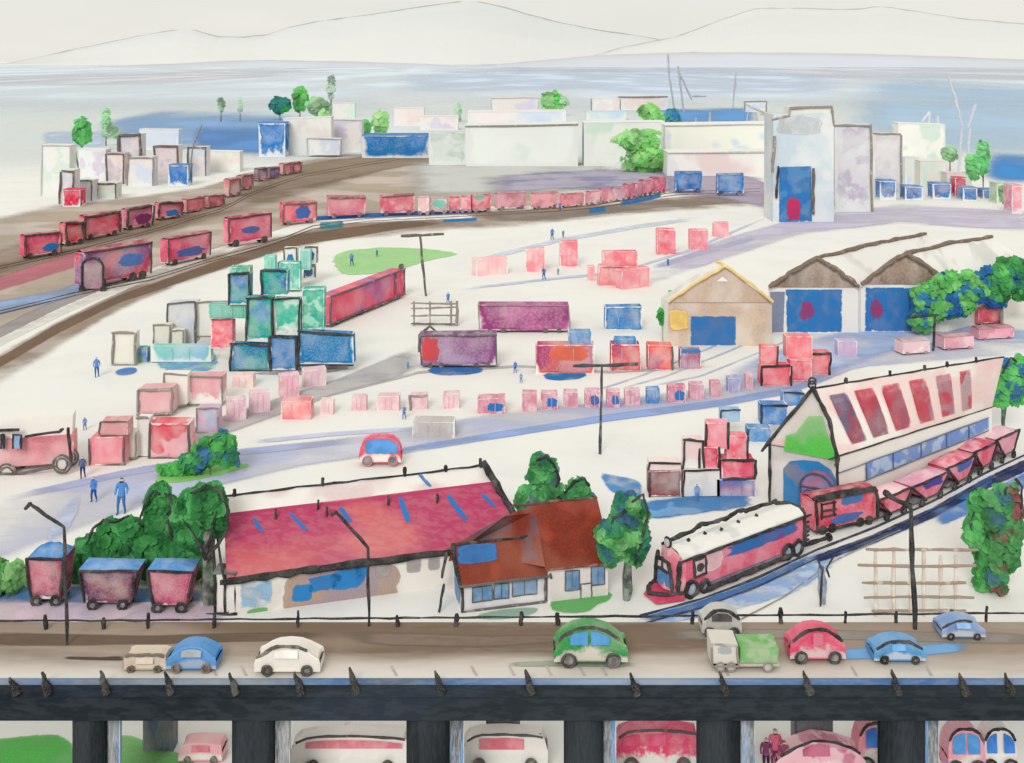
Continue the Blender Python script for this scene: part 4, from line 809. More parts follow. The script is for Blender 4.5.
# ------------------------------------------------------------------ striped shed, locomotive and its train
gl, gr, ap = G(770, 503), G(838, 516), None
EZ2, RZ2 = 6.6, 13.1
t = Thing('striped_shed', gl, 'gable-ended shed with pink striped roof, green gable and blue arched doorway', 'shed')
p_eave0, p_eave1 = G(838, 456, EZ2), G(992, 407, EZ2); p_r0, p_r1 = G(813, 388, RZ2), G(1004, 357, RZ2)
gr = V((p_eave0.x, p_eave0.y, 0)); far = V((p_eave1.x, p_eave1.y, 0))
eav_l = gl + Z*EZ2
mb = MB(); gm = wash((190, 186, 184), 500, c2=(206, 200, 198), fs=18, e=(-.6, .3), st=(.6, 1)); ww = wash((228, 224, 218), 480, fs=20, e=(-1, 0))
mb.quad((gl, gr, gr+Z*EZ2, gl+Z*EZ2), gm, .8)
k = mb.add([gl+Z*EZ2, gr+Z*EZ2, p_r0], [.8, .8, .8]); mb.poly((k, k+1, k+2), wash((214, 170, 168), 430, c2=(200, 190, 186), fs=14, e=(-.5, .3)))
mb.quad((gr, far, far+Z*EZ2, gr+Z*EZ2), ww, .9)
bl = gl + (far-gr); mb.quad((bl, gl, gl+Z*EZ2, bl+Z*EZ2), ww, .9); mb.quad((far, bl, bl+Z*EZ2, far+Z*EZ2), ww, .9)
k = mb.add([far+Z*EZ2, bl+Z*EZ2, p_r1], [.8]*3); mb.poly((k, k+1, k+2), ww)
wl = t.part('wall', mb)
mb = MB(); dn = (gr-gl).cross(Z).normalized(); dn = dn if dn.y < 0 else -dn
e0, e1 = p_eave0 + dn*.2, p_eave1
rm = wash((228, 196, 192), 420, c2=(232, 222, 216), p2=.45, fs=26, e=(-.6, .3), st=(.6, 1)); 
for i in range(12):
    for j in range(6):
        g_ = lambda a, v: (e0.lerp(e1, a/12)).lerp((p_r0 + dn*.2).lerp(p_r1, a/12), v/6)
        k = mb.add([g_(i, j), g_(i+1, j), g_(i+1, j+1), g_(i, j+1)], [1]*4); mb.poly((k, k+1, k+2, k+3), rm)
mb.quad((bl+Z*EZ2, gl+Z*EZ2+dn*.2, p_r0+dn*.2, p_r1), rm, .8); rf = t.part('roof', mb)
stn = (e1-e0).cross(p_r0-e0).normalized(); stn = stn if stn.y < 0 else -stn
for i, (ua, ub, c, c2) in enumerate(((.075, .165, (190, 84, 120), (140, 118, 158)), (.2, .3, (222, 78, 110), (186, 112, 140)), (.335, .435, (226, 76, 108), (210, 116, 140)), (.485, .58, (230, 90, 116), (214, 154, 174)), (.63, .715, (230, 98, 120), (216, 162, 180)), (.765, .83, (232, 108, 128), (222, 198, 204)))):
    pt = lambda a, v: (e0.lerp(e1, a)).lerp((p_r0 + dn*.2).lerp(p_r1, a), v) + stn*.12
    mb = MB(); m = glaze(wash(c, 420, c2=c2, p2=.5, fs=10, under=(228, 200, 196), e=(.1, .6), st=(.5, .82), amp=.7, asp=(1, .5, 1)))
    for j in range(6):
        va, vb = .1+.76*j/6, .1+.76*(j+1)/6; sh = lambda v: .02 - .045*v
        W4 = (0, .14, .86, 1); fd = lambda v_, k_: (.35 if k_ in (0, 3) else 1)*min(1, .45 + 4*min(v_-.1, .86-v_))
        for k_ in range(3):
            aa, ab = ua+(ub-ua)*W4[k_], ua+(ub-ua)*W4[k_+1]
            k = mb.add([pt(aa+sh(va), va), pt(ab+sh(va), va), pt(ab+sh(vb), vb), pt(aa+sh(vb), vb)], [fd(va, k_), fd(va, k_+1), fd(vb, k_+1), fd(vb, k_)]); mb.poly((k, k+1, k+2, k+3), m); t.part('red_roof_stripe', mb, rf)
f = MB(); f.tube([p_r0 + dn*.2, p_r0.lerp(p_r1, .5), p_r1], .12, INK, .4, 6, 9); rc = t.part('ridge_cap', f, rf)
for v in (.16, .38, .56, .68, .84): f = MB(); q = p_r0.lerp(p_r1, v); f.tube([q - Z*.1, q + Z*.55], .22, INK, .2, 6, 2); t.part('ridge_finial', f, rc)
f = MB(); f.tube([e0 - (e1-e0)*.05, e1 + (e1-e0)*.02], .1, INK, .4, 6, 12); t.part('eaves_board', f, rf)
top = p_r0 + dn*.35
f = MB(); f.tube([top + Z*.3, top.lerp(e0, .5) + dn*.2 + V((.5, 0, .4)), e0 + dn*.2, e0 + dn*.2 - Z*1.0], .24, INK, .25, 7, 6); t.part('bargeboard', f, rf)
lf = gl + Z*EZ2 + dn*.25 + (gl-gr)*.12 - Z*.9
f = MB(); f.tube([top, lf], .2, INK, .3, 7, 8); t.part('bargeboard', f, rf)
f = MB(); f.ring(top + Z*.5 - dn*-.1, (0, 1, 0), .4, .13, INK); f.ring(top + Z*.9, (0, 1, 0), .35, .12, INK); t.part('finial_knob', f, rf)
f = MB(); f.tube([gl + dn*.15 + Z*(EZ2+.2), gl + dn*.15], .2, INK, .3, 7, 6); t.part('corner_post', f, wl)
f = MB(); f.tube([gr + dn*.15 + Z*EZ2, gr + dn*.15 + Z*.5], .18, INK, .3, 7, 6); t.part('corner_post', f, wl)
ux = gr-gl
f = MB(); f.tube([gl + dn*.1 + Z*EZ2, gr + dn*.1 + Z*EZ2], .07, INKM, .3, 6, 6); t.part('tie_beam', f, wl)
f = MB(); pts = [gl + ux*.22 + Z*(EZ2-.35), gl + ux*.98 + Z*(EZ2-.4), gl + ux*.96 + Z*(EZ2+.5), gl + ux*.84 + Z*(EZ2+2.8), gl + ux*.78 + Z*(RZ2-2.3), gl + ux*.58 + Z*(RZ2-2.6), gl + ux*.4 + Z*(EZ2+1.9), gl + ux*.25 + Z*(EZ2+1.4)]
f.ngon([p + dn*.3 for p in pts], glaze(wash((92, 196, 84), 430, c2=(130, 190, 120), p2=.3, fs=16, e=(.0, .2), st=(.85, 1))), .2, .15); t.part('green_gable_panel', f, wl)
f = MB(); arch = [(.2, 0), (1.0, 0), (1.0, .62), (.9, .84), (.72, .95), (.5, .93), (.3, .86), (.2, .7)]
f.ngon([gl + ux*a + Z*(EZ2*v*.9) + dn*.06 for a, v in arch], glaze(wash((30, 110, 184), 500, c2=(120, 130, 160), p2=.4, fs=16, e=(.0, .25))), .2, .15); t.part('doorway', f, wl)
f = MB(); band0, band1 = gr.lerp(far, .16), gr.lerp(far, .97); o = V((.06, -.1, 0)); bm_ = glaze(wash((120, 152, 212), 440, c2=(176, 196, 226), p2=.4, fs=12, e=(.1, .5)))
f.quad((band0 + o + Z*3.1, band1 + o + Z*4.0, band1 + o + Z*5.4, band0 + o + Z*4.9), bm_, .5, .06); gz = t.part('glazed_strip', f, wl)
for v in (.0, .2, .42, .63, .82): f = MB(); q = (band0.lerp(band1, v)) + o*1.4; f.tube([q + Z*(3.1+.9*v), q + Z*(4.9+.5*v)], .1, ink((70, 84, 120), (120, 130, 160)), .3, 6, 3); t.part('mullion', f, gz)
for za, zb in ((3.0, 3.9), (5.0, 5.5)): f = MB(); f.tube([gr.lerp(far, 0) + o*1.3 + Z*(za-.2), band1 + o*1.3 + Z*zb], .08, ink((92, 98, 120), (140, 146, 160)), .4, 6, 9); t.part('rail', f, gz)
# old locomotive standing in the doorway
a0, a1 = gl + ux*.5 + dn*1.2, gl + ux*.96 + dn*1.2
t = Thing('locomotive', a0, 'faint blue locomotive with round-topped front in the arched doorway', 'locomotive')
mb = MB(); fw = (a1-a0); N = 10; m = wash((128, 118, 160), 505, c2=(176, 90, 120), p2=.4, fs=12, e=(-.4, .3), under=(150, 170, 206), st=(.4, 1))
prof = [a0 + Z*.5] + [a0 + fw*(.5 - .5*math.cos(math.pi*i/N)) + Z*(3.2 + 1.5*math.sin(math.pi*i/N)) for i in range(N+1)] + [a1 + Z*.5]
mb.ngon(prof, m, .8); bk = [p - dn*2.4 for p in prof]
for p, q, r_, s_ in zip(prof, prof[1:], bk, bk[1:]): mb.quad((p, q, s_, r_), m, .9)
mb.ngon(bk, m, .8); bd = t.part('body', mb)
LI = ink((62, 66, 96), (110, 112, 140))
f = MB(); f.tube([p + dn*.1 for p in prof], .13, LI, .3, 6, 2); t.part('body_trim', f)
f = MB(); f.tube([a0 + Z*3.1 + dn*.15, a1 + Z*3.1 + dn*.15], .11, LI, .3, 6, 4); t.part('waist_rail', f)
for ua in (.12, .6):
    f = MB(); q = lambda a, v: a0 + fw*a + Z*v + dn*.08
    f.quad((q(ua, 1.7), q(ua+.26, 1.7), q(ua+.26, 2.8), q(ua, 2.8)), wash((84, 140, 200), 505, fs=6, under=(150, 180, 214), e=(0, .4)), .6); wi = t.part('window', f)
    f = MB(); f.ring(a0 + fw*(ua+.13) + Z*2.25 + dn*.15, dn, .55, .09, LI); t.part('window_frame', f, wi)
for ua in (.15, .85):
    f = MB(); f.disc(a0 + fw*ua + Z*.45 - dn*.2, fw, .45, .2, LI); t.part('wheel', f)

# main locomotive
A, B = G(686, 599), G(803, 553); u = (B-A).normalized(); n = V((-u.y, u.x, 0)); L = (B-A).length; W = 3.1; s = S(595)
LH, LB = 4.15, .75
t = Thing('locomotive', A, 'big pink and white locomotive with a blue streak and red front apron', 'locomotive')
def lp(a, b, z): return A + u*(L*a) + n*(W*b) + Z*z
pk = wash((224, 92, 118), 570, c2=(230, 130, 150), p2=.35, fs=16, e=(-.3, .3), under=(236, 180, 188), st=(.75, 1), asp=(1, .6, 1), grain=.75)
mb = MB()
mb.quad((lp(0, 0, LB), lp(1, 0, LB), lp(1, 0, LH-.45), lp(0, 0, LH-.45)), pk, .8, .05); mb.quad((lp(1, 0, LB), lp(1, 1, LB), lp(1, 1, LH-.4), lp(1, 0, LH-.45)), pk, .8)
mb.quad((lp(1, 1, LB), lp(0, 1, LB), lp(0, 1, LH-.4), lp(1, 1, LH-.4)), pk, .8)
nf = [(0, 0, LB), (-.06, .12, LB), (-.085, .5, LB), (-.06, .88, LB), (0, 1, LB)]
nt_ = [(0, 0, LH-.45), (-.03, .12, LH-.1), (-.045, .5, LH+.5), (-.03, .88, LH-.1), (0, 1, LH-.4)]
fm = wash((226, 112, 134), 590, c2=(234, 170, 178), p2=.4, fs=10, e=(-.3, .3), under=(238, 196, 200))
for i in range(4): mb.quad((lp(*nf[i]), lp(*nf[i+1]), lp(*nt_[i+1]), lp(*nt_[i])), fm, .8)
k = mb.add([lp(0, 0, LB), lp(1, 0, LB), lp(1, 1, LB), lp(0, 1, LB)], [1]*4); mb.poly((k, k+1, k+2, k+3), pk)
body = t.part('body', mb)
mb = MB(); rw = wash((226, 224, 218), 540, c2=(206, 206, 204), p2=.45, fs=16, e=(-1, 0)); pr = ((-.03, LH-.52), (0, LH-.3), (.22, LH+.15), (.5, LH+.32), (.78, LH+.15), (1.02, LH-.35))
st_ = [-.03, 0, .3, .6, .9, 1.01]
for i in range(5):
    for j in range(5): mb.quad((lp(st_[i], pr[j][0], pr[j][1]), lp(st_[i+1], pr[j][0], pr[j][1]), lp(st_[i+1], pr[j+1][0], pr[j+1][1]), lp(st_[i], pr[j+1][0], pr[j+1][1])), rw, 1)
roof = t.part('roof', mb)
r = 1.7/s
f = MB(); f.tube([lp(-.04, -.05, LH-.5), lp(.5, -.05, LH-.5), lp(1.06, -.08, LH-.42)], r*.9, INK, .3, 7, 9); t.part('gutter', f, roof)
f = MB(); f.tube([lp(-.01, .98, LH-.1), lp(.2, .97, LH+.1), lp(.3, .9, LH+.6), lp(.36, .9, LH+.4), lp(.5, .9, LH+.35), lp(.6, .9, LH+.7), lp(.7, .9, LH+.4), lp(.95, .9, LH+.45)], r*1.4, INK, .4, 7, 4); t.part('roof_edge', f, roof)
f = MB(); f.tube([lp(.92, .9, LH+.4), lp(1.0, .55, LH+.25), lp(1.03, .15, LH-.1), lp(1.01, -.02, LH-.6), lp(1.01, -.03, LB+.6), lp(1.01, -.03, LB-.1)], r*1.5, INK, .25, 7, 5); t.part('end_frame', f)
for z in (1.2, 1.65, 2.1, 2.55, 3.0): f = MB(); f.tube([lp(1.01, -.02, z), lp(1.05, -.02, z)], r*1.1, INK, .2, 6, 2); t.part('step', f)
for a, b in ((.1, .45), (.24, .5), (.36, .42), (.52, .5), (.68, .5)): f = MB(); f.tube([lp(a, b, LH+.22), lp(a+.012, b, LH+.48)], r*1.2, INK, .2, 6, 2); t.part('roof_vent', f, roof)
f = MB(); f.dab(lp(0, 0, LB), lp(1, 0, LB)-lp(0, 0, LB), Z*(LH-LB-.45), wash((34, 98, 178), 560, c2=(120, 90, 150), p2=.3, fs=12, e=(.05, .5)), (.32, .96), (.52, .97), eps=.05, rag=.14, n=26); t.part('blue_streak', f, body)
f = MB(); f.dab(lp(0, 0, LB), lp(1, 0, LB)-lp(0, 0, LB), Z*(LH-LB-.45), wash((240, 200, 204), 560, fs=12, e=(.05, .5)), (.13, .3), (.3, .95), eps=.04); t.part('pale_panel', f, body)
wm_ = glaze(wash((150, 120, 134), 590, fs=6, e=(0, .3)))
f = MB(); f.quad((lp(.065, -.012, 1.7), lp(.16, -.012, 1.7), lp(.15, -.012, 3.3), lp(.06, -.012, 3.3)), wash((222, 186, 192), 590, fs=6, e=(-1, 0)), .9); wi = t.part('cab_window', f)
f = MB(); f.tube([lp(.065, -.02, 1.7), lp(.16, -.02, 1.7), lp(.15, -.02, 3.3), lp(.06, -.02, 3.3), lp(.065, -.02, 1.7)], r*.9, INK, .35, 6, 3); t.part('window_frame', f, wi)
f = MB(); f.ring(lp(.108, -.03, 2.5), n, .28, r*1.1, INK, 8); f.disc(lp(.108, -.03, 2.45), n, .22, .06, INK); t.part('driver_glass', f, wi)
fn = (lp(-.085, .5, 0)-lp(.2, .5, 0)).normalized()
ff = lambda b, z, e=.06: (lp(-.062 - .02*(1-abs(2*b-1)), b, z) + fn*(e + .1) - n*.0)
f = MB(); f.quad((ff(.18, 1.0), ff(.86, 1.0), ff(.82, 2.4), ff(.22, 2.4)), wash((58, 112, 190), 590, c2=(100, 150, 206), fs=8, under=(170, 190, 216), e=(0, .4)), .6); t.part('front_door', f)
f = MB(); f.quad((ff(.22, 2.45), ff(.82, 2.45), ff(.76, 3.35), ff(.28, 3.35)), wash((224, 206, 208), 590, fs=8, e=(-1, 0)), .8); wi = t.part('front_window', f)
f = MB(); f.tube([ff(.16, .9, .12), ff(.2, 2.4, .12), ff(.26, 3.3, .12), ff(.5, 3.6, .12), ff(.78, 3.3, .12), ff(.84, 2.4, .12), ff(.9, .9, .12)], r*1.2, INK, .3, 7, 3); f.tube([ff(.2, 2.42, .12), ff(.84, 2.42, .12)], r, INK, .3, 6, 3); f.tube([ff(.5, 3.55, .12), ff(.5, 2.45, .12)], r*.7, INK, .3, 6, 3); t.part('window_frame', f, wi)
for b in (.02, .98): f = MB(); f.tube([lp(-.035, b, 3.6) + fn*.1, lp(-.045, b, 2) + fn*.12, lp(-.05, b, .9) + fn*.12], r*1.5, INK, .3, 7, 4); t.part('corner_pillar', f)
hl = lp(-.05, .5, LH+.75)
f = MB(); f.ring(hl, fn, .42, r*.9, INK, 10); hr = t.part('headlight_ring', f)
f = MB(); f.disc(hl, fn, .36, .3, wash((196, 196, 194), 590, fs=6, e=(-1, 0))); t.part('headlight', f, hr)
mb = MB(); am = wash((206, 62, 98), 600, fs=10, e=(-.2, .3), under=(230, 150, 166))
p0, p1, p2, p3 = lp(-.03, -.1, .75), lp(-.03, 1.1, .75), lp(-.17, .9, .15), lp(-.19, .2, .15)
mb.quad((p3, p2, p1, p0), am, .7); mb.quad((lp(-.03, -.1, .1), p3, p0, lp(-.03, -.1, .7)), am, .7); mb.quad((p2, lp(-.03, 1.1, .1), lp(-.03, 1.1, .7), p1), am, .7); t.part('front_apron', mb)
f = MB(); f.tube([p1 + Z*.1, lp(-.12, .98, .5), lp(-.16, .7, .42), lp(-.1, .2, .62), p0 + Z*.1], r*1.3, INK, .3, 7, 4); t.part('apron_edge', f)
f = MB(); f.tube([lp(.14, -.16, .45), lp(.5, -.15, .5), lp(.86, -.14, .6)], r*1.5, INK, .2, 7, 9); t.part('sole_bar', f)
mb = MB(); mb.box(lp(.14, .04, 0), lp(.86, .04, 0), .4, W*.8, wash((110, 110, 150), 580, fs=10, e=(-1, 0)), z0=.38); t.part('underframe', mb)
for a, rr in ((.035, .8), (.14, .6), (.85, .78), (.94, .8)):
    for b in (0, 1):
        f = MB(); c = lp(a, b*1.0 if b else -.06, rr); f.disc(c + n*.15*(1-2*b), n, rr*.86, .16, wash((170, 176, 196), 580, fs=6, e=(-1, 0))); f.ring(c, n, rr*.9, r*1.35, INK); f.ring(c, n, rr*.78, r*.7, INK); t.part('wheel', f)
for b in (.2, .8): f = MB(); f.tube([lp(1.01, b, 1), lp(1.05, b, 1.05)], r*1.8, INK, .1, 7, 2); f.disc(lp(1.06, b, 1.05), u, .3, .12, INK); t.part('buffer', f)
f = MB(); f.tube([lp(1.0, .0, .75), lp(1.1, -.1, .9), lp(1.2, -.2, 1.0)], r*1.4, INK, .2, 7, 3); f.disc(lp(1.2, -.2, 1.0), u, .42, .2, INK); t.part('coupling', f)

# train behind it
tg = 'train behind the locomotive'
A, B = G(815, 537), G(876, 522); bx = S(535)
tt, b = wagon(815, 500, 876, 536, (214, 66, 98), 'pink box wagon with blue patches and a black lattice window, next to the locomotive', tg, dr=13, iw=3.6, which='lrtb', c2=(228, 110, 134), p2=.35, patch=((52, 98, 178), .22, .78, .06, .38), wheels=4, d=2.3)
f = MB(); f.dab(b['a0'], b['b0']-b['a0'], b['a1']-b['a0'], wash((56, 104, 180), 535, fs=8, e=(.05, .4)), (.42, .78), (.66, 1.0), eps=.06); tt.part('blue_patch', f)
o = b['a0'] - b['n']*.1; q = lambda a, v: o + (b['b0']-b['a0'])*a + (b['a1']-b['a0'])*v
f = MB(); f.tube([q(.1, .35), q(.1, .9)], .16, INK, .3, 6, 4); f.tube([q(.3, .42), q(.3, .9)], .14, INK, .3, 6, 4)
for v in (.42, .62, .85): f.tube([q(.1, v), q(.34, v)], .13, INK, .3, 6, 3)
tt.part('lattice_window', f)
f = MB(); f.tube([b['a1'] + Z*.25 - b['u']*.2, b['a1'].lerp(b['b1'], .5) + Z*.35, b['b1'] + Z*.1], .28, INK, .3, 7, 6); tt.part('roof_edge', f)
# pitched hoppers: V bodies on slanting legs
def skip(A, B, h, c, label, load_c, base, c2=None, patch=None, iw=2.6):
    A, B = V(A), V(B); u = (B-A).normalized(); L = (B-A).length; n = V((-u.y, u.x, 0)); r = iw/2/S(base); t = Thing('hopper_wagon', A, label, 'hopper wagon', tg); W = 2.4
    m = wash(c, base, c2=c2, p2=.45, fs=10, e=(-.1, .4), under=(238, 190, 198), st=(.6, 1)); lo, hi = h*.28, h*.95; N = 8; mb = MB()
    P = lambda a, b_, z: A + u*L*a + n*W*b_ + Z*z
    sec = [(.0, hi), (.12, h*.6), (.34, lo), (.66, lo), (.9, h*.6), (1, hi)]
    for b0, b1 in ((0, .3), (.3, .7), (.7, 1)):
        for (x0, z0), (x1, z1) in zip(sec, sec[1:]): mb.quad((P(x0, b0, z0), P(x1, b0, z1), P(x1, b1, z1), P(x0, b1, z0)), m, .9)
    for b_ in (0, 1): mb.ngon([P(x, b_, z) for x, z in sec], m, .5, .3)
    t.part('body', mb)
    mb = MB()
    for i in range(N+1):
        for j in range(5): mb.add([P(.03+.94*i/N, j/4, hi + h*.22*math.sin(math.pi*i/N)**.8*math.sin(math.pi*(.08+.84*j/4))*R(.85, 1.1))], [1])
    for i in range(N):
        for j in range(4): k = i*5+j; mb.poly((k, k+5, k+6, k+1), wash(load_c, base, fs=8, e=(-.2, .5), under=(240, 206, 210), st=(.4, 1)))
    t.part('load', mb)
    if patch: f = MB(); f.dab(P(0, 0, lo), u*L, Z*(hi-lo), wash(patch, base, fs=6, e=(.05, .4)), (.3, .85), (.5, 1.05), eps=.06, rag=.2); t.part('blue_patch', f)
    f = MB(); f.tube([P(-.03, -.03, hi+.1), P(.5, -.03, hi), P(1.02, -.03, hi+.1)], r, INK, .4, 6, 4); t.part('rim', f)
    for a0_, a1_ in ((.0, .36), (1.0, .7)): f = MB(); f.tube([P(a0_, -.04, hi), P(a1_, -.04, lo*.7)], r*1.2, INK, .3, 6, 4); t.part('end_strut', f)
    mb = MB(); mb.box(P(.12, .15, 0), P(.88, .15, 0), .3, W*.7, wash((86, 78, 92), base, fs=6, e=(-1, 0)), z0=lo*.55); t.part('underframe', mb)
    for a in (.25, .75):
        for b_ in (0, 1): f = MB(); c_ = P(a, b_*.9 + .02, .42); f.disc(c_, n, .38, .16, wash((70, 66, 76), base, fs=6, e=(-1, 0))); f.ring(c_ - n*.12, n, .4, r*.8, INK); t.part('wheel', f)
skip(G(878, 524), G(912, 510), 2.6, (226, 112, 136), 'pale pink hopper wagon coupled next behind the box wagon', (238, 196, 200), 520, (210, 70, 104))
skip(G(912, 511), G(949, 494), 2.7, (220, 96, 124), 'pink hopper wagon with a blue and violet load, middle of the train', (212, 150, 170), 505, (230, 140, 156), (84, 84, 160))
skip(G(947, 494), G(976, 479), 3.0, (212, 78, 108), 'deep pink hopper wagon heaped high with a blue spot on its side', (214, 90, 116), 490, (224, 120, 140), (62, 96, 176))
skip(G(974, 478), G(997, 466), 3.1, (220, 90, 116), 'small hopper wagon with a round crimson heap, last but one in the train', (206, 74, 106), 476, iw=2.4)
skip(G(996, 466), G(1019, 455), 3.3, (214, 140, 158), 'pale mauve hopper wagon at the far end of the train, by the edge', (216, 176, 186), 464, iw=2.4)
# brown lattice fence and small grey signal
t = Thing('lattice_fence', G(924, 617), 'brown lattice fence of thin crossing bars behind the bridge at right', 'fence'); s = S(617); LB_ = ink((150, 132, 118), (190, 176, 164)); PB = wash((206, 186, 172), 600, fs=10, st=(.3, 1))
for i, (y, x0, x1) in enumerate(((549, 866, 978), (566, 858, 976), (583, 862, 966), (597, 864, 974), (611, 872, 966))):
    f = MB(); f.tube([Q(x0, y+R(-1, 1), 617), Q((x0+x1)/2, y+R(-1, 1), 617), Q(x1, y+R(-1, 1), 617)], 1.7/s, LB_, .25, 6, 6); t.part('rail', f)
for x, yt in ((876, 552), (894, 548), (911, 550), (924, 549), (941, 556), (956, 556)):
    f = MB(); p, q = G(x, 617), Q(x, yt, 617); p.y += .12; q.y += .12; f.tube([p, q], 2.1/s, PB, .2, 6, 6); t.part('post', f)
t = Thing('signal_post', G(823, 604), 'short blue-grey signal post with two pointed arms beside the locomotive', 'signal'); s = S(604)
f = MB(); f.tube([G(823, 604), Q(821, 566, 604)], 4.2/s, wash((120, 140, 170), 590, c2=(84, 92, 104), p2=.5, fs=6, e=(-1, 0)), .2, 8, 5, False); t.part('pole', f)
for p in ([(816, 556), (821, 568), (819, 605)], [(832, 555), (825, 566), (828, 575)]): f = MB(); f.tube([Q(x, y, 604) + V((0, -.45, 0)) for x, y in p], 1.1/s, INK, .3, 6, 3); t.part('arm', f)
person(697, 484, 502, 'small pale blue figure behind the locomotive roof', 'people in the yard', (110, 150, 206), (90, 126, 190))

# ------------------------------------------------------------------ the yard
tg = 'wagons of the far train along the curved embankment'
ug_ = 'wagons of the upper left train'
XI = ink((64, 50, 48), (104, 90, 86)); LI2 = ink((120, 92, 88), (160, 140, 134))
for (x0, y0, x1, y1, dr, c, p, lab) in (
    (24, 236, 60, 260, 5, crim, (blue, .5, .98, .1, .5), 'crimson wagon with a blue lower corner leading the upper left train'),
    (65, 224, 83, 247, 3, red, None, 'short red wagon with a dark right side, second in the upper left train'),
    (85, 217, 120, 241, 6, (212, 60, 92), None, 'long plain crimson wagon in the upper left train'),
    (126, 210, 152, 231, 4, (180, 58, 110), (purp, .3, .95, .1, .7), 'crimson wagon with a violet patch behind the long plain crimson one'),
    (159, 204, 181, 221, 3, crim, (blue, .3, .9, .05, .5), 'small crimson wagon with a blue patch in the upper left train'),
    (187, 200, 203, 214, 3, (204, 84, 104), None, 'small faded red wagon under a thick dark arch line'),
    (209, 197, 224, 209, 3, (190, 80, 96), None, 'tiny faded red wagon before the scribbled far wagons'),
    (229, 180, 240, 198, 2, (196, 150, 148), None, 'narrow pale brown wagon on the upper embankment, nearest of the scribbled ones'),
    (242, 176, 252, 191, 2, (190, 130, 132), None, 'narrow brownish wagon on the upper embankment, second of the scribbled ones'),
    (258, 169, 267, 182, 1, (128, 80, 120), None, 'violet scribbled wagon on the upper embankment'),
    (270, 168, 279, 179, 1, (110, 84, 140), None, 'blue-violet scribbled wagon on the upper embankment'),
    (283, 164, 291, 176, 1, (196, 140, 140), None, 'pale scribbled wagon on the upper embankment next to the red one'),
    (293, 163, 301, 174, 1, (190, 64, 84), None, 'red scribbled wagon at the far end of the upper embankment')):
    wagon(x0, y0, x1, y1, c, lab, ug_, dr=dr, ink=XI if x1 < 185 else LI2, iw=2.8 if x1 < 185 else 1.6, which='lrt', patch=p, d=2.6, c2=(222, 110, 128) if c != red else None)
pe = 'people in the yard'
wagon(83, 254, 150, 291, (196, 70, 104), 'purple-fronted engine with a long crimson body leading the lower left train', tg, dr=13, ink=XI, iw=2.4, which='rt', c2=(150, 90, 140), p2=.45, patch=((70, 110, 190), .5, .92, .3, .75), wheels=4, name='railway_engine', cat='railway engine', d=3.2)
t = [o for o in COL.objects if o.name == 'railway_engine'][0]; A = t.location; s = S(291); f = MB(); n_ = V((-.02, -.35, 0)); w5 = 21/s; hh = 34/s
pts = [A + n_ + V((0, 0, .6))] + [A + n_ + V((w5*(.5-.5*math.cos(math.pi*i/8)), 0, hh*.72 + hh*.26*math.sin(math.pi*i/8))) for i in range(9)] + [A + n_ + V((w5, 0, .6))]
f.ngon(pts, wash((128, 70, 96), 285, c2=(150, 96, 128), fs=10, e=(-.3, .3)), .7); o = f.build('cab_front', A, t)
f = MB(); f.tube([p - V((0, .1, 0)) for p in pts], 1.5/s, INK, .3, 6, 2); f.build('cab_trim', A, t)
for u_ in (0, w5): f = MB(); f.disc(A + V((u_, -.5, .5)), (0, 1, 0), .7, .3, INK); f.build('buffer', A, t)
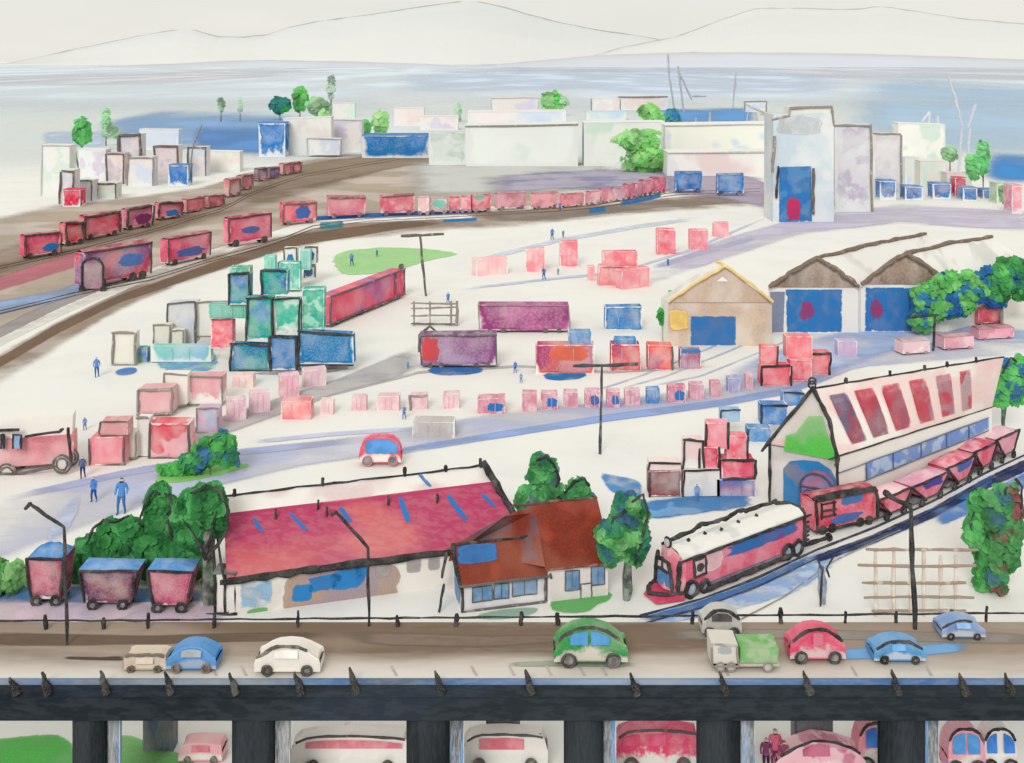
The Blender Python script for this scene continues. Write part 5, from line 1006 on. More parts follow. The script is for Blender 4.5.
for i, (x0, y0, x1, y1, dr, c, p, lab) in enumerate((
    (168, 241, 210, 267, 9, (214, 76, 112), ((60, 92, 176), .15, .9, .1, .5), 'crimson wagon with a long blue streak behind the purple-fronted engine'),
    (229, 219, 271, 248, 6, (214, 74, 112), ((72, 90, 172), .3, .75, .3, .62), 'crimson wagon with a small blue wedge under a grey roof line'),
    (283, 205, 316, 226, 3, (208, 54, 82), ((50, 92, 180), .35, .85, .1, .85), 'red wagon with a large blue blot where the blue line begins'),
    (328, 198, 365, 219, 2, (212, 110, 130), None, 'pink wagon with a brown top edge above the blue line'),
    (381, 196, 414, 216, 1, (206, 96, 116), None, 'rounded pink wagon shading to violet, left of the T-shaped mast'),
    (418, 198, 429, 215, 0, (228, 186, 190), None, 'very pale pink narrow wagon behind the T-shaped mast'),
    (430, 198, 447, 214, 0, (190, 160, 160), (lteal, .1, .9, .3, .9), 'pink wagon with a sea-green patch right of the T-shaped mast'),
    (449, 198, 459, 213, 0, (220, 110, 126), None, 'slim pink wagon between the sea-green-patched and the deeper pink ones'),
    (461, 197, 471, 213, 0, (216, 126, 142), None, 'slim deeper pink wagon left of the teal-topped one'),
    (473, 196, 491, 213, 1, (214, 106, 122), (lteal, .0, .7, .72, 1.1), 'pink wagon with a teal smudge on its top'),
    (498, 194, 526, 211, 2, (198, 116, 138), None, 'wide mauve pink wagon standing apart, right of the teal-topped one'),
    (535, 194, 558, 210, 2, (216, 138, 150), None, 'pale pink wagon with a dark upper edge left of the blue figure on the track'),
    (565, 195, 584, 208, 2, (212, 120, 136), None, 'pale pink wagon with a dark upper edge right of the blue figure on the track'),
    (590, 192, 600, 206, 1, (216, 150, 164), None, 'narrow light pink wagon, first of the crowded far group'),
    (602, 190, 613, 204, 1, (210, 130, 146), None, 'pink wagon with a grey top in the crowded far group'),
    (615, 189, 625, 202, 1, (212, 150, 164), None, 'faint pink wagon in the middle of the crowded far group'),
    (628, 185, 635, 200, 1, (206, 90, 116), None, 'narrow strong pink wagon in the crowded far group'),
    (637, 184, 642, 198, 1, (214, 140, 156), None, 'thinnest pale pink wagon near the far end of the train'),
    (644, 181, 651, 197, 1, (204, 110, 132), None, 'narrow rose wagon just before the deep pink one at the far end'),
    (653, 178, 666, 194, 1, (188, 66, 100), None, 'deep pink wagon at the far end beside the blue tank wagons'))):
    wagon(x0, y0, x1, y1, c, lab, tg, dr=dr, ink=XI if i < 2 else (LI2 if i < 5 else None), iw=1.8, which='lrt' if i < 3 else 't', patch=p, wheels=2, d=2.6, c2=tuple(min(255, v+30) for v in c), p2=.5)
for x0, y0, x1, y1, lab in ((675, 173, 702, 193, 'bright blue covered wagon left of the other blue one, near the pale gantry'), (717, 175, 744, 196, 'bright blue covered wagon nearest the tall grey-blue tower')):
    wagon(x0, y0, x1, y1, (28, 102, 186), lab, 'blue wagons on the far track', ink=None, c2=(30, 84, 170), roof=True)
cg = 'teal and blue stack of containers'
DK = ink((34, 40, 46), (70, 84, 90))
for a in ((231, 345, 270, 371, tblue, 'blue-green container at the lower left of the stack', 371, 0, DK, 2.6, (12, 140, 150), 'ltb'),
          (270, 337, 298, 370, (16, 98, 178), 'square blue container with a white lower edge, bottom centre of the stack', 371, 0, DK, 3, None, 'lrt'),
          (298, 333, 354, 364, (10, 104, 174), 'long bright blue container at the lower right of the stack', 371, 0, DK, 2.8, None, 'ltb'),
          (246, 298, 272, 341, (14, 160, 140), 'tall teal container with a blue cast, left of the washed-out one', 371, .5, DK, 2.8, (24, 116, 176), 'lrt'),
          (273, 300, 299, 337, (70, 184, 160), 'pale washed-out teal container in the middle of the stack', 371, .8, DK, 2.6, (180, 220, 204), 'rt'),
          (300, 291, 322, 332, (24, 172, 146), 'upright green-teal container behind the long bright blue one', 371, 1.6, DK, 1.8, (150, 214, 190), 'b'),
          (225, 276, 246, 308, (20, 146, 156), 'upright blue-hearted teal container at the upper left of the stack', 371, 2.4, DK, 2.6, (40, 96, 176), 'lrt'),
          (258, 274, 284, 298, (24, 160, 150), 'teal and blue container with a heavy dark outline, upper middle of the stack', 371, 2.4, DK, 2.6, (32, 96, 168), 'lt'),
          (203, 309, 241, 323, (60, 178, 156), 'low wide teal container above the pink one', 371, 3, None, 2, None, ''),
          (206, 323, 228, 353, (232, 92, 114), 'single pink container beside the teal stack', 371, 2.8, INKM, 1.6, (240, 140, 150), 't')):
    x0, y0, x1, y1, c, lab, bs, off, ik, iw, c2, wh = a
    container(x0, y0, x1, y1, c, lab, cg, base=bs, ink=ik, iw=iw, which=wh, c2=c2, off=off, fadeb=.9 if c2 != (180, 220, 204) else .4, d=2.2, st=(.75, 1), name='stacked_container')
for a in ((264, 256, 275, 274, (110, 204, 184), 'light aqua small container behind the top of the stack', 283), (280, 262, 300, 290, (60, 178, 156), 'green-teal container with pale lower edge at the back of the stack', 292),
          (225, 270, 246, 280, (40, 160, 132), 'sea-green cap container on the upper left of the stack', 371), (300, 250, 310, 270, (130, 206, 196), 'thin pale aqua container at the back of the stack', 286)):
    container(*a[:4], a[4], a[5], cg, base=a[6], c2=lteal, d=2.2, name='stacked_container', ink=None, off=2.4 if a[6] == 371 else 0)
for a in ((284, 248, 297, 268, (226, 226, 218), 'empty outlined container with blue spot behind the stack', (blue, .2, .8, .0, .7)), (305, 247, 317, 263, (224, 224, 220), 'small outlined container with a blue triangle, topmost behind the stack', (blue, .1, .8, .1, .8)),
          (304, 265, 315, 278, (226, 226, 222), 'small outlined container with a blue round spot, behind the stack', (blue, .1, .8, .1, .8)), (279, 262, 294, 277, (170, 214, 200), 'aqua outlined container with a blue disc in the back row', (blue, .2, .8, .2, .9))):
    container(*a[:4], a[4], a[5], cg, base=284, ink=INKM, iw=1.6, which='lrt', patch=a[6], name='stacked_container', d=2)
bg_ = 'pale outlined containers left of the teal stack'
container(166, 304, 194, 345, (206, 206, 208), 'tall pale grey outlined container with a lavender cast', bg_, base=352, ink=INKM, iw=2.2, which='lrt', c2=(190, 196, 214), off=1)
container(194, 304, 227, 339, (232, 228, 220), 'white outlined container with a long thin top line next to the pale grey one', bg_, base=352, ink=INKG, iw=2, which='tb', off=1.6)
container(153, 325, 170, 350, (222, 218, 204), 'cream narrow outlined container under the pale grey one', bg_, base=354, ink=INKG, iw=1.6, which='lrt')
container(171, 330, 183, 350, (224, 220, 202), 'smallest cream outlined container in the pale group', bg_, base=354, ink=INKG, iw=1.6, which='lrt')
container(113, 333, 135, 365, (224, 220, 208), 'standing cream container with a tapering grey outline, left of the pale group', bg_, ink=INKG, iw=2.8, which='lrtb')
container(134, 348, 147, 363, (30, 150, 130), 'little teal container against the standing cream one', bg_, ink=None, c2=(60, 110, 180))
container(152, 345, 212, 361, (130, 196, 192), 'long low faint teal block painted as ground shadow at the foot of the pale group', bg_, base=362, ink=None, c2=(150, 190, 216), fadeb=.4, off=-.5, d=1.5)  # added low box that carries the ground shadow as teal colour
lg = 'pink outlined containers stacked at the left'
container(138, 389, 172, 413, (222, 168, 174), 'dusty pink container in a grey outline, upper left of the pink group', lg, base=416, ink=INKG, iw=3.2, which='lrtb', under=(230, 214, 210))
container(188, 376, 222, 404, (220, 160, 168), 'dusty pink container with white lower half, rightmost of the pink group', lg, base=406, ink=INKG, iw=2.4, which='lrtb', fadeb=.3)
container(164, 374, 187, 404, (234, 230, 222), 'blank white container half outlined between the two dusty pink ones', lg, base=409, ink=INKG, iw=2, which='lt')
container(197, 408, 219, 433, (206, 160, 190), 'small lavender-pink container in a thin grey outline', lg, ink=INKG, iw=2.2, which='lrtb', c2=(176, 180, 214))
container(150, 424, 189, 458, (220, 66, 86), 'strong red container in a heavy grey outline', lg, ink=INKM, iw=2.8, which='lrb', c2=(236, 170, 178), p2=.35)
container(137, 418, 149, 456, (232, 226, 218), 'narrow white outlined container left of the strong red one', lg, base=457, ink=INKG, iw=3, which='t')
container(89, 437, 125, 465, (232, 128, 142), 'salmon pink container in dark outline with a smaller one on top', lg, ink=INKM, iw=2.2, which='lrb')
container(99, 422, 127, 436, (214, 150, 150), 'smaller dusty rose container on top of the salmon pink one', lg, base=465, ink=INKM, iw=1.8, which='ltb', off=.3)
container(126, 432, 136, 458, (234, 230, 222), 'thin white outlined container beside the salmon pink one', lg, base=460, ink=INKG, iw=2.4, which='rb')
# lorry at the left edge
A, B = G(-30, 476), G(74, 468); s = S(474); t = Thing('lorry', A, 'pale pink lorry with dark outline and big wheels, cut off by the left edge', 'lorry')
mb = MB(); b = mb.box(A, B, 28/s, 2.6, wash((226, 136, 148), 470, c2=(206, 130, 140), fs=16, under=(238, 214, 212), st=(.5, 1)), z0=6/s, ef=.6); t.part('body', mb)
mb = MB(); b2 = mb.box(A + V((0, .2, 0)), B + V((-.3, .2, 0)), 20/s, 2.3, wash((236, 230, 224), 470, fs=12, e=(-1, 0)), z0=34/s, ef=.9); t.part('canopy', mb)
f = MB(); q = lambda x, y: Q(x, y, 474) - V((0, .25, 0))
f.tube([q(-12, 430), q(20, 429)], 1.6/s, INK, .3, 6, 4); f.tube([q(26, 436), q(60, 431), q(64, 428)], 1.6/s, INK, .3, 6, 4); f.tube([q(69, 427), q(72, 462)], 1.8/s, INK, .3, 6, 5); f.tube([q(-20, 474), q(20, 473), q(58, 465)], 1.6/s, INKM, .3, 6, 5); t.part('trim', f)
for x0, x1 in ((2, 5), (14, 22)): f = MB(); f.quad((q(x0, 448), q(x1, 448), q(x1, 434), q(x0, 434)), wash((110, 150, 196), 470, fs=5, under=(210, 214, 220)), .6); f.tube([q(x0, 448), q(x0, 434), q(x1, 434), q(x1, 448)], 1.3/s, INK, .3, 5, 2); t.part('window', f)
for x, y in ((8, 472), (63, 463)):
    for k in (0, 1):
        f = MB(); c = Q(x, y, 474) + V((0, 2.4*k - .2, 0)); f.disc(c, (0, 1, 0), 8/s, .2, wash((206, 196, 192), 470, fs=6, e=(-1, 0))); f.ring(c - V((0, .15, 0)), (0, 1, 0), 9/s, 1.3/s, INKM); f.ring(c - V((0, .2, 0)), (0, 1, 0), 6/s, 1/s, INKM); t.part('wheel', f)
# middle of the yard
mg = 'long wagons and containers in the middle of the yard'
A, B = G(330, 328), G(404, 297); t = Thing('railway_wagon', A, 'long pink wagon set at a slant right of the teal stack', 'railway wagon', mg); s = S(312)
mb = MB(); b = mb.box(A, B, 27/s, 3, wash((222, 84, 112), 312, c2=(176, 96, 146), p2=.5, fs=16, under=(240, 196, 200)), z0=.5, ef=.5, g=(.9, .9, 1, 1)); t.part('body', mb)
f = MB(); frame_lines(f, b, 1.1/s, INKM, 'lrtb'); f.tube([b['b0'].lerp(b['a0'], .14) - b['n']*.2, b['b1'].lerp(b['a1'], .14) - b['n']*.2], 1/s, INKM, .3, 6, 4); t.part('frame', f)
for v in (.1, .4, .68, .9):
    for k in (0, 1): f = MB(); c = b['a0'].lerp(b['b0'], v) + b['n']*(2.8*k + .05); c.z = .45; f.disc(c, b['n'], .5, .2, INKM); t.part('wheel', f)
f = MB(); f.disc(b['b1'] + V((-.6, 0, .5)), (0, 1, 0), .6, .5, INKM); t.part('brake_wheel', f)
t, b = wagon(479, 305, 570, 333, (150, 66, 122), 'long purple wagon inside a thin grey outline', mg, ink=INKG, iw=1.3, which='lrt', c2=(176, 96, 146), p2=.5, wheels=4, wr=2.4, d=2.8, roof=False, wheel_ink=INKM)
wagon(421, 336, 497, 368, (136, 76, 132), 'purple wagon with an orange-red left end and grey roof line', mg, ink=INKM, iw=2, which='lrtb', c2=(156, 104, 158), p2=.5, wheels=4, wr=2.6, d=2.8, patch=((216, 84, 84), .0, .25, .05, .98), wheel_ink=INKM)
f = MB()
t = Thing('pitched_frame', G(430, 352), 'small grey pitched frame above the orange-red end of the purple wagon', 'frame', None); s = S(352); f.tube([Q(419, 335, 352), Q(430, 326, 352), Q(441, 336, 352)], 1.2/s, INKM, .3, 6, 4); t.part('gable_bar', f)
f = MB(); f.tube([Q(419, 335, 352), G(419, 352)], 1.1/s, INKM, .3, 6, 4); f.tube([Q(441, 335, 352), G(441, 352)], 1/s, INKM, .3, 6, 4); t.part('leg', f)
t = Thing('storage_rack', G(412, 326), 'open grey storage rack with thin shelves beside the mast', 'rack'); s = S(326)
for y in (303, 308, 316, 324): f = MB(); f.tube([Q(411, y+R(-1, 1), 326), Q(458, y+R(-1, 1), 326)], 1/s, INKG if y != 324 else INKM, .3, 6, 7); t.part('shelf', f)
for x, w_ in ((414, .9), (430, .8), (451, 1), (457, 1.5)): f = MB(); f.tube([G(x, 326), Q(x, 301, 326)], w_/s, INKG, .3, 6, 5); t.part('post', f)
container(605, 307, 642, 330, (28, 104, 180), 'solid blue container with ragged ends, upper right of the purple wagon', mg, c2=(20, 92, 168), ef=.3)
container(536, 345, 594, 374, (206, 88, 92), 'wide orange-red and plum container with a blue sheet over its corner', mg, c2=(170, 70, 110), patch=((226, 112, 88), .2, .95, .45, .98))
container(569, 333, 592, 345, (26, 106, 184), 'blue sheeted container on top of the orange-red and plum one', mg, base=374, off=.6)
container(611, 345, 641, 371, (206, 80, 88), 'red container with blue sheet on top, left of two lone red ones', mg, c2=(180, 72, 104), base=371)
container(615, 340, 637, 347, (26, 106, 184), 'small blue sheeted bundle on top of the red container', mg, base=371, off=.4, name='covered_bundle', cat='bundle')
container(648, 345, 673, 370, (226, 96, 92), 'red-orange container shading to plum with a dark right edge', mg, c2=(180, 76, 110), ink=INKM, iw=2, which='r')
container(680, 350, 701, 369, (168, 88, 120), 'small plum container with a blue cap, beside the beige warehouse', mg, c2=(140, 110, 160), patch=((50, 110, 184), .0, 1., .78, 1.08))
pk_ = 'pale pink containers on the far side of the yard'
container(476, 259, 508, 277, (240, 178, 184), 'faintest pink wide container right of the lawn', pk_, dr=3, st=(.5, .9))
container(526, 249, 545, 272, (232, 130, 142), 'pink upright container with a dark spot, left of the blue figures', pk_, st=(.5, .95))
container(560, 242, 578, 267, (228, 122, 138), 'taller pink upright container right of the blue figures', pk_, st=(.6, 1))
container(588, 266, 595, 281, (234, 160, 168), 'narrow pink container against the house-shaped pink stack', pk_)
container(598, 266, 626, 286, (228, 120, 134), 'pink container at the left of the house-shaped stack', pk_, st=(.6, 1), c2=(224, 96, 112))
container(622, 270, 650, 290, (230, 134, 146), 'pink container at the right of the house-shaped stack', pk_, dr=3, st=(.6, 1))
container(603, 252, 638, 267, (226, 108, 124), 'pink container on top of the house-shaped stack', pk_, base=287, off=.4, st=(.6, 1))
container(657, 229, 676, 255, (224, 96, 116), 'strongest pink upright container near the sweep of the upper road', pk_, c2=(232, 130, 144))
container(690, 230, 708, 250, (232, 130, 144), 'pink squarish container right of the strongest pink one', pk_, st=(.6, 1))
container(714, 223, 729, 237, (236, 146, 158), 'smallest pink container, farthest right by the upper road', pk_, st=(.6, 1))
rg = 'row of small containers along the yard road'
rowA = [((227, 400, 246, 422), (220, 170, 190), 'lavender-pink leaning container nearest the outlined group, start of the row'), ((250, 393, 270, 414), (216, 172, 196), 'lavender-pink leaning container second from the outlined group'),
        ((280, 376, 299, 398), (222, 160, 176), 'pink and lavender container above the grey road'), ((303, 371, 326, 388), (220, 184, 200), 'palest lavender container right of the grey road bend'),
        ((231, 375, 253, 388), (230, 196, 194), 'faint dusty pink container just below the teal stack'), ((281, 401, 311, 420), (226, 116, 124), 'salmon red wide container in the row below the grey road'),
        ((320, 401, 333, 415), (226, 190, 196), 'faint narrow container right of the salmon red one'), ((351, 397, 366, 411), (220, 166, 178), 'dusty pink square container left of the two under the arch line'),
        ((377, 396, 399, 411), (224, 176, 186), 'pale pink wide container left of the arch line'), ((410, 395, 427, 410), (220, 164, 180), 'dusty pink container inside the grey arch line'),
        ((443, 394, 459, 409), (218, 164, 180), 'dusty pink container just right of the grey arch line')]
for i, (q_, c, lab) in enumerate(rowA):
    container(*q_, c, lab, rg, dr=2 if i < 4 else 0, c2=tuple(min(240, v+14) for v in c[:2]) + (max(c[2], 196) if i < 4 else c[2]+12,), st=(.55, .95), ink=INKG if 'inside the grey arch' in lab else None, iw=2.6, which='lt')
rowB = [(477, 399, 505, 414, 1, 'pink-edged container with a big blue patch at the start of the right-hand row'), (522, 393, 537, 412, 0, 'tilted rose container left of the tall dark mast row'), (541, 393, 558, 410, 1, 'rose container with a round blue patch, second after the gap'),
        (564, 392, 578, 408, 0, 'plain rose container between two blue-patched ones left of the mast'), (585, 391, 600, 408, 1, 'rose container with blue on its right half, just left of the mast'), (607, 391, 620, 408, 1, 'rose container with a blue lower half, just right of the mast'),
        (625, 390, 640, 406, 0, 'plain faded rose container right of the mast'), (647, 389, 660, 404, 2, 'solid blue small container in the row'), (668, 386, 686, 403, 1, 'pink-cornered container with blue centre right of the solid blue one'),
        (690, 384, 704, 400, 0, 'mauve pink plain container with a white stripe, towards the right of the row'), (711, 382, 721, 397, 0, 'slim mauve container towards the right of the row'), (728, 378, 740, 393, 3, 'slim violet and blue container near the row end'), (746, 375, 753, 390, 0, 'thinnest violet container at the right end of the row')]
for x0, y0, x1, y1, k, lab in rowB:
    c = [(208, 130, 152), (206, 120, 146), (24, 104, 186), (150, 150, 196)][k]
    container(x0, y0, x1, y1, c, lab, rg, c2=(222, 170, 184) if k < 2 else None, patch=((28, 104, 188), .3, .95, .15, .75) if k == 1 else None, st=(.65, 1))
container(412, 422, 455, 438, (182, 176, 174), 'flat grey container standing alone below the row', rg, c2=(200, 196, 192), ef=.3, st=(.7, 1))
car(359, 401, 467, 437, (216, 76, 110), 'round pink car with a large blue side window on the yard road', None, iw=1, trim=False, prof=rnd, windows=((.16, .92),), win_c=(58, 116, 188), cab=.3, ink=wash((206, 76, 108), 460, fs=4, e=(-1, 0)), c2=(228, 110, 136))
# red and blue pile left of the striped shed
rp_ = 'red, white and blue containers piled left of the striped shed'
container(649, 471, 681, 496, (138, 78, 84), 'maroon container under a white one, leftmost of the pile', rp_, base=497, ink=INK, iw=2.6, which='l')
container(650, 464, 681, 471, (238, 214, 212), 'thin pinkish white container on top of the maroon one', rp_, base=497, ink=INK, iw=2.6, which='lt', off=.2)
container(683, 469, 720, 497, (228, 224, 220), 'blank white container with black outline right of the maroon one', rp_, ink=INK, iw=2.4, which='ltb', c2=(214, 212, 210))
container(684, 441, 704, 469, (234, 206, 204), 'white and faint pink container under a thick black lintel line', rp_, base=497, ink=INK, iw=2.8, which='lrt', off=.3, fadeb=.3)
container(708, 426, 730, 452, (238, 140, 158), 'light pink container with a thick black right edge, topmost of the pile', rp_, base=497, ink=INK, iw=2.6, which='lr', off=.9)
container(700, 449, 719, 478, (222, 44, 88), 'vivid crimson upright container in the middle of the pile', rp_, base=497, ink=INK, iw=3, which='lrb', off=.5, c2=(236, 100, 130))
container(728, 438, 748, 461, (234, 90, 118), 'pink red container with a black right edge, upper right of the pile', rp_, base=497, ink=INK, iw=2.4, which='r', off=.7, c2=(240, 140, 156))
container(722, 461, 755, 479, (226, 70, 104), 'wide crimson container under a thick double black line, right of the pile', rp_, base=497, ink=INK, iw=3.2, which='rtb', off=.2, c2=(238, 120, 144))
container(717, 480, 756, 497, (96, 110, 176), 'violet-blue container at the bottom right of the pile', rp_, c2=(150, 100, 150), st=(.5, 1))
container(721, 410, 740, 422, (130, 176, 216), 'small pale blue container with a dark flag-like outline above the pile', rp_, base=440, ink=INK, iw=2, which='lt')
container(748, 428, 771, 442, (44, 112, 188), 'blue container with a black left edge, lowest of the three by the shed gable', rp_, ink=INK, iw=2.4, which='l', c2=(70, 130, 196))
container(762, 406, 788, 426, (36, 104, 188), 'bright blue container in the middle of the three by the shed gable', rp_, base=438, ink=INK, iw=2.4, which='lt', off=.4)
container(784, 394, 806, 407, (40, 110, 190), 'bright blue container highest of the three by the shed gable', rp_, base=430, ink=INK, iw=2.2, which='t', off=.4)
r2 = 'pink containers in front of the brown warehouses'
container(762, 347, 778, 366, (232, 104, 116), 'rounded salmon container, upper left of the pink heap before the warehouses', r2, base=386, off=.5, ink=INK, iw=1.6, which='r')
container(761, 366, 790, 386, (226, 92, 108), 'salmon container in a square black frame, front left of the heap', r2, ink=INK, iw=2.6, which='lrt')
container(788, 338, 814, 360, (232, 104, 120), 'tallest salmon container, topmost of the heap', r2, base=382, off=.8)
container(790, 360, 812, 381, (222, 84, 104), 'salmon container in the middle foot of the heap', r2, base=382)
container(808, 352, 830, 375, (228, 96, 110), 'salmon container with a bent black outline at the right of the heap', r2, ink=INK, iw=2.4, which='lrt')
container(838, 341, 857, 357, (196, 160, 196), 'lavender container alone between the heap and the second blue door', r2, c2=(180, 180, 214))
for x0, y0, x1, y1 in ((819, 334, 838, 352), (846, 336, 866, 352)):
    pass
for (x0, y0, x1, y1, c, lab) in ((903, 342, 930, 356, (226, 190, 196), 'faint pink flat wagon left of the others on the right-hand road'), (944, 338, 974, 351, (214, 150, 166), 'dusty pink wagon in the middle of the right-hand road'), (979, 329, 1014, 341, (208, 128, 148), 'dusty pink long wagon at the right of the right-hand road'),
                                 (978, 310, 1003, 326, (202, 62, 88), 'deep red wagon below the dark green tree'), (1006, 297, 1024, 308, (214, 96, 118), 'pinkish red wagon at the right edge beside the dark green tree')):
    wagon(x0, y0, x1, y1, c, lab, 'wagons on the right-hand road', ink=None, dr=2, c2=tuple(min(255, v+24) for v in c), d=2.6)
# people out in the yard
for px, y0, y1, lab, c in ((94, 476, 502, 'blue figure walking left of the lone tall one on the pale road', (50, 104, 190)), (121, 477, 514, 'tall thin blue figure on the pale road above the bushes', (56, 112, 196)), (83, 456, 478, 'dark blue small figure beside the lorry wheel', (60, 76, 120)), (85, 417, 430, 'tiny blue figure left of the dusty pink containers', (70, 104, 180)),
                           (97, 357, 377, 'blue figure standing left of the cream standing container', (44, 100, 200)), (404, 405, 419, 'blue figure at the left of the big blue-patched container', (54, 106, 180)), (515, 361, 373, 'blue figure on the thin grey line in mid yard', (44, 98, 190)), (521, 373, 383, 'smaller blue figure below the one on the thin grey line', (70, 120, 196)),
                           (544, 267, 280, 'blue figure between the two pink upright containers, lower', (40, 90, 170)), (558, 268, 275, 'tiny blue figure right of the taller pink upright container foot', (54, 104, 180)), (552, 228, 240, 'biggest blue figure on the brown bank above the pink containers', (40, 90, 160)), (563, 230, 238, 'smaller blue figure right of the biggest one on the brown bank', (44, 96, 160)),
                           (352, 252, 266, 'blue figure on the left of the pale green lawn', (64, 112, 176)), (377, 249, 257, 'tiny blue figure on the upper edge of the lawn', (54, 104, 176)), (560, 202, 211, 'blue figure on the track between two dark-edged pink wagons', (40, 92, 180)), (408, 361, 369, 'tiny blue figure left of the orange-red wagon end', (60, 120, 200)), (448, 292, 304, 'tiny blue figure on the far side of the purple wagon', (50, 100, 170)), (668, 258, 266, 'tiny dark blue figure on the pale blue road line', (44, 84, 150))):
    person(px, y0, y1, lab, pe, c, tuple(int(v*.75) for v in c), lean=R(-.05, .05), arm=R(-.08, .08), facing=R(-.6, .6))

# ------------------------------------------------------------------ warehouses on the right
def warehouse(x0, xa, x1, yb, ye, ya, wall_c, roof_c, label, back, doors, trim, iw, gable_c=None, name_red=None):
    """gable end facing the viewer; back = where the far end of the ridge is seen"""
    s = S(yb); a, b = G(x0, yb), G(x1, yb); ez, rz = (yb-ye)/s, (yb-ya)/s; ap = V(((xa-CX)/s, a.y, rz)); t = Thing('warehouse', a, label, 'warehouse', 'warehouses along the right-hand road')
    rb = G(back[0], back[1], rz); dv = V((rb.x-ap.x, rb.y-ap.y, 0)); Z = V((0, 0, 1)); wm = wash(wall_c, yb, c2=tuple(min(255, v+14) for v in wall_c), fs=20, e=(-.5, .3), st=(.6, 1)); mb = MB()
    mb.quad((a, b, b+Z*ez, a+Z*ez), wm, .8, g=(.7, .7, 1, 1)); mb.quad((b, b+dv, b+dv+Z*ez, b+Z*ez), wash((226, 222, 216), yb, fs=20, e=(-1, 0)), .9); mb.quad((a+dv, a, a+Z*ez, a+dv+Z*ez), wash((222, 218, 212), yb, fs=20, e=(-1, 0)), .9)
    wl = t.part('wall', mb)
    mb = MB(); g = wash(gable_c or wall_c, yb, c2=tuple(max(0, v-12) for v in (gable_c or wall_c)), fs=16, e=(-.4, .2), st=(.7, 1), asp=(1, 1, .6)); o = V((0, -.25, 0))
    mb.ngon([a+Z*ez+o, b+Z*ez+o, ap+o], g, .8, .2); t.part('gable', mb)
    mb = MB(); rm = wash(roof_c, yb, c2=tuple(max(0, v-22) for v in roof_c), p2=.4, fs=22, e=(-.6, .2), st=(.6, 1)); dd_ = V((0, -.5, 0))
    mb.quad((b+Z*ez+dd_, b+dv+Z*ez, ap+dv, ap+dd_), rm, .9); mb.quad((a+dv+Z*ez, a+Z*ez+dd_, ap+dd_, ap+dv), rm, .9); rf = t.part('roof', mb)
    k = V((0, -.7, .15)); r = iw/2/s
    mb = MB(); mb.tube([a+Z*ez+k, (a+Z*ez).lerp(ap, .5)+k+Z*.3, ap+k, (b+Z*ez).lerp(ap, .5)+k+Z*.3, b+Z*ez+k], r, trim, .3, 7, 6); t.part('bargeboard', mb, rf)
    mb = MB(); mb.tube([ap+k, ap+dv*.5+Z*.3, ap+dv+Z*.1], r*.9, trim, .35, 7, 8); t.part('ridge_cap', mb, rf)
    for u0, u1, v0, v1, c, c2 in doors:
        mb = MB(); o_ = a + V((0, -.09, 0)); w_ = b-a; j_ = lambda: R(-.012, .012)
        mb.quad((o_+w_*(u0+j_())+Z*(ez*max(v0, .02)), o_+w_*(u1+j_())+Z*(ez*max(v0, .02)), o_+w_*(u1+j_())+Z*(ez*v1), o_+w_*(u0+j_())+Z*(ez*v1)), glaze(wash(c, yb, c2=c2, p2=.25, fs=9, e=(.24, .5), st=(.75, 1), amp=.7)), .36, .09); do = t.part('door', mb, wl)
        if name_red and u1-u0 > .4: mb = MB(); mb.dab(a+V((0, -.12, 0)), b-a, Z*ez, wash((170, 64, 110), yb, fs=6, e=(.2, .95), st=(.4, .85), amp=.8), (u0+name_red[0], u0+name_red[1]), (.25, .72), eps=.06, rag=.25, ex=2.6); t.part('red_patch', mb, do)
    return t, a, b, ez, ap, dv, wl, rf
BL = (30, 98, 178)
t, a, b, ez, ap, dv, wl, rf = warehouse(668, 724, 772, 346, 302, 266, (188, 164, 142), (226, 222, 216), 'beige gabled warehouse with a yellow-edged roof and one blue door', (716, 262), [(.22, .66, -.0, .68, BL, None)], ink((226, 196, 124), (236, 214, 160)), 3.2, (190, 164, 142))
f = MB(); f.dab(a+V((0, -.2, 0)), b-a, Z*ez, wash(yellow, 340, fs=8), (.0, .2), (.35, .85), eps=.05); t.part('yellow_panel', f, wl)
f = MB(); f.ngon([Q(716, 281, 346)+V((0, -.4, 0)), Q(728, 281, 346)+V((0, -.4, 0)), Q(722, 276, 346)+V((0, -.4, 0))], wash((236, 234, 228), 340, fs=6, e=(-1, 0)), .9); t.part('gable_vent', f, wl)
for x0, y0, x1, y1, lab in ((669, 291, 677, 304, 'upper small green shrub beside the yellow edge of the beige warehouse'), (658, 308, 668, 324, 'lower small green shrub left of the beige warehouse')):
    tree('shrub', lab, 'shrub', y1+18, [((x0+x1)/2, (y0+y1)/2, (x1-x0)/2, (y1-y0)/2)], [(70, 170, 90), (96, 190, 104)], 60, 3, dy=0)
BR = (140, 114, 96); BI = ink((116, 98, 84), (150, 132, 118))
t, a, b, ez, ap, dv, wl, rf = warehouse(768, 816, 858, 333, 287, 258, (222, 218, 214), (226, 224, 220), 'left half of the twin brown-gabled warehouses, its blue door streaked with red', (926, 234), [(.2, .82, -.02, .95, BL, None), (.02, .18, .0, .9, (128, 138, 164), None)], BI, 5, BR, (.14, .32))
t, a, b, ez, ap, dv, wl, rf = warehouse(860, 905, 948, 332, 284, 253, (224, 220, 216), (226, 224, 220), 'right half of the twin brown-gabled warehouses with one broad blue door', (992, 237), [(.06, .58, -.02, .93, BL, None), (.6, .78, .1, .9, (150, 160, 176), None)], BI, 5, BR, (.03, .2))
f = MB(); f.tube([ap+dv, ap+dv+V((0, 0, -6.5))], .3, INKM, .4, 6, 5); t.part('rear_corner_post', f, rf)

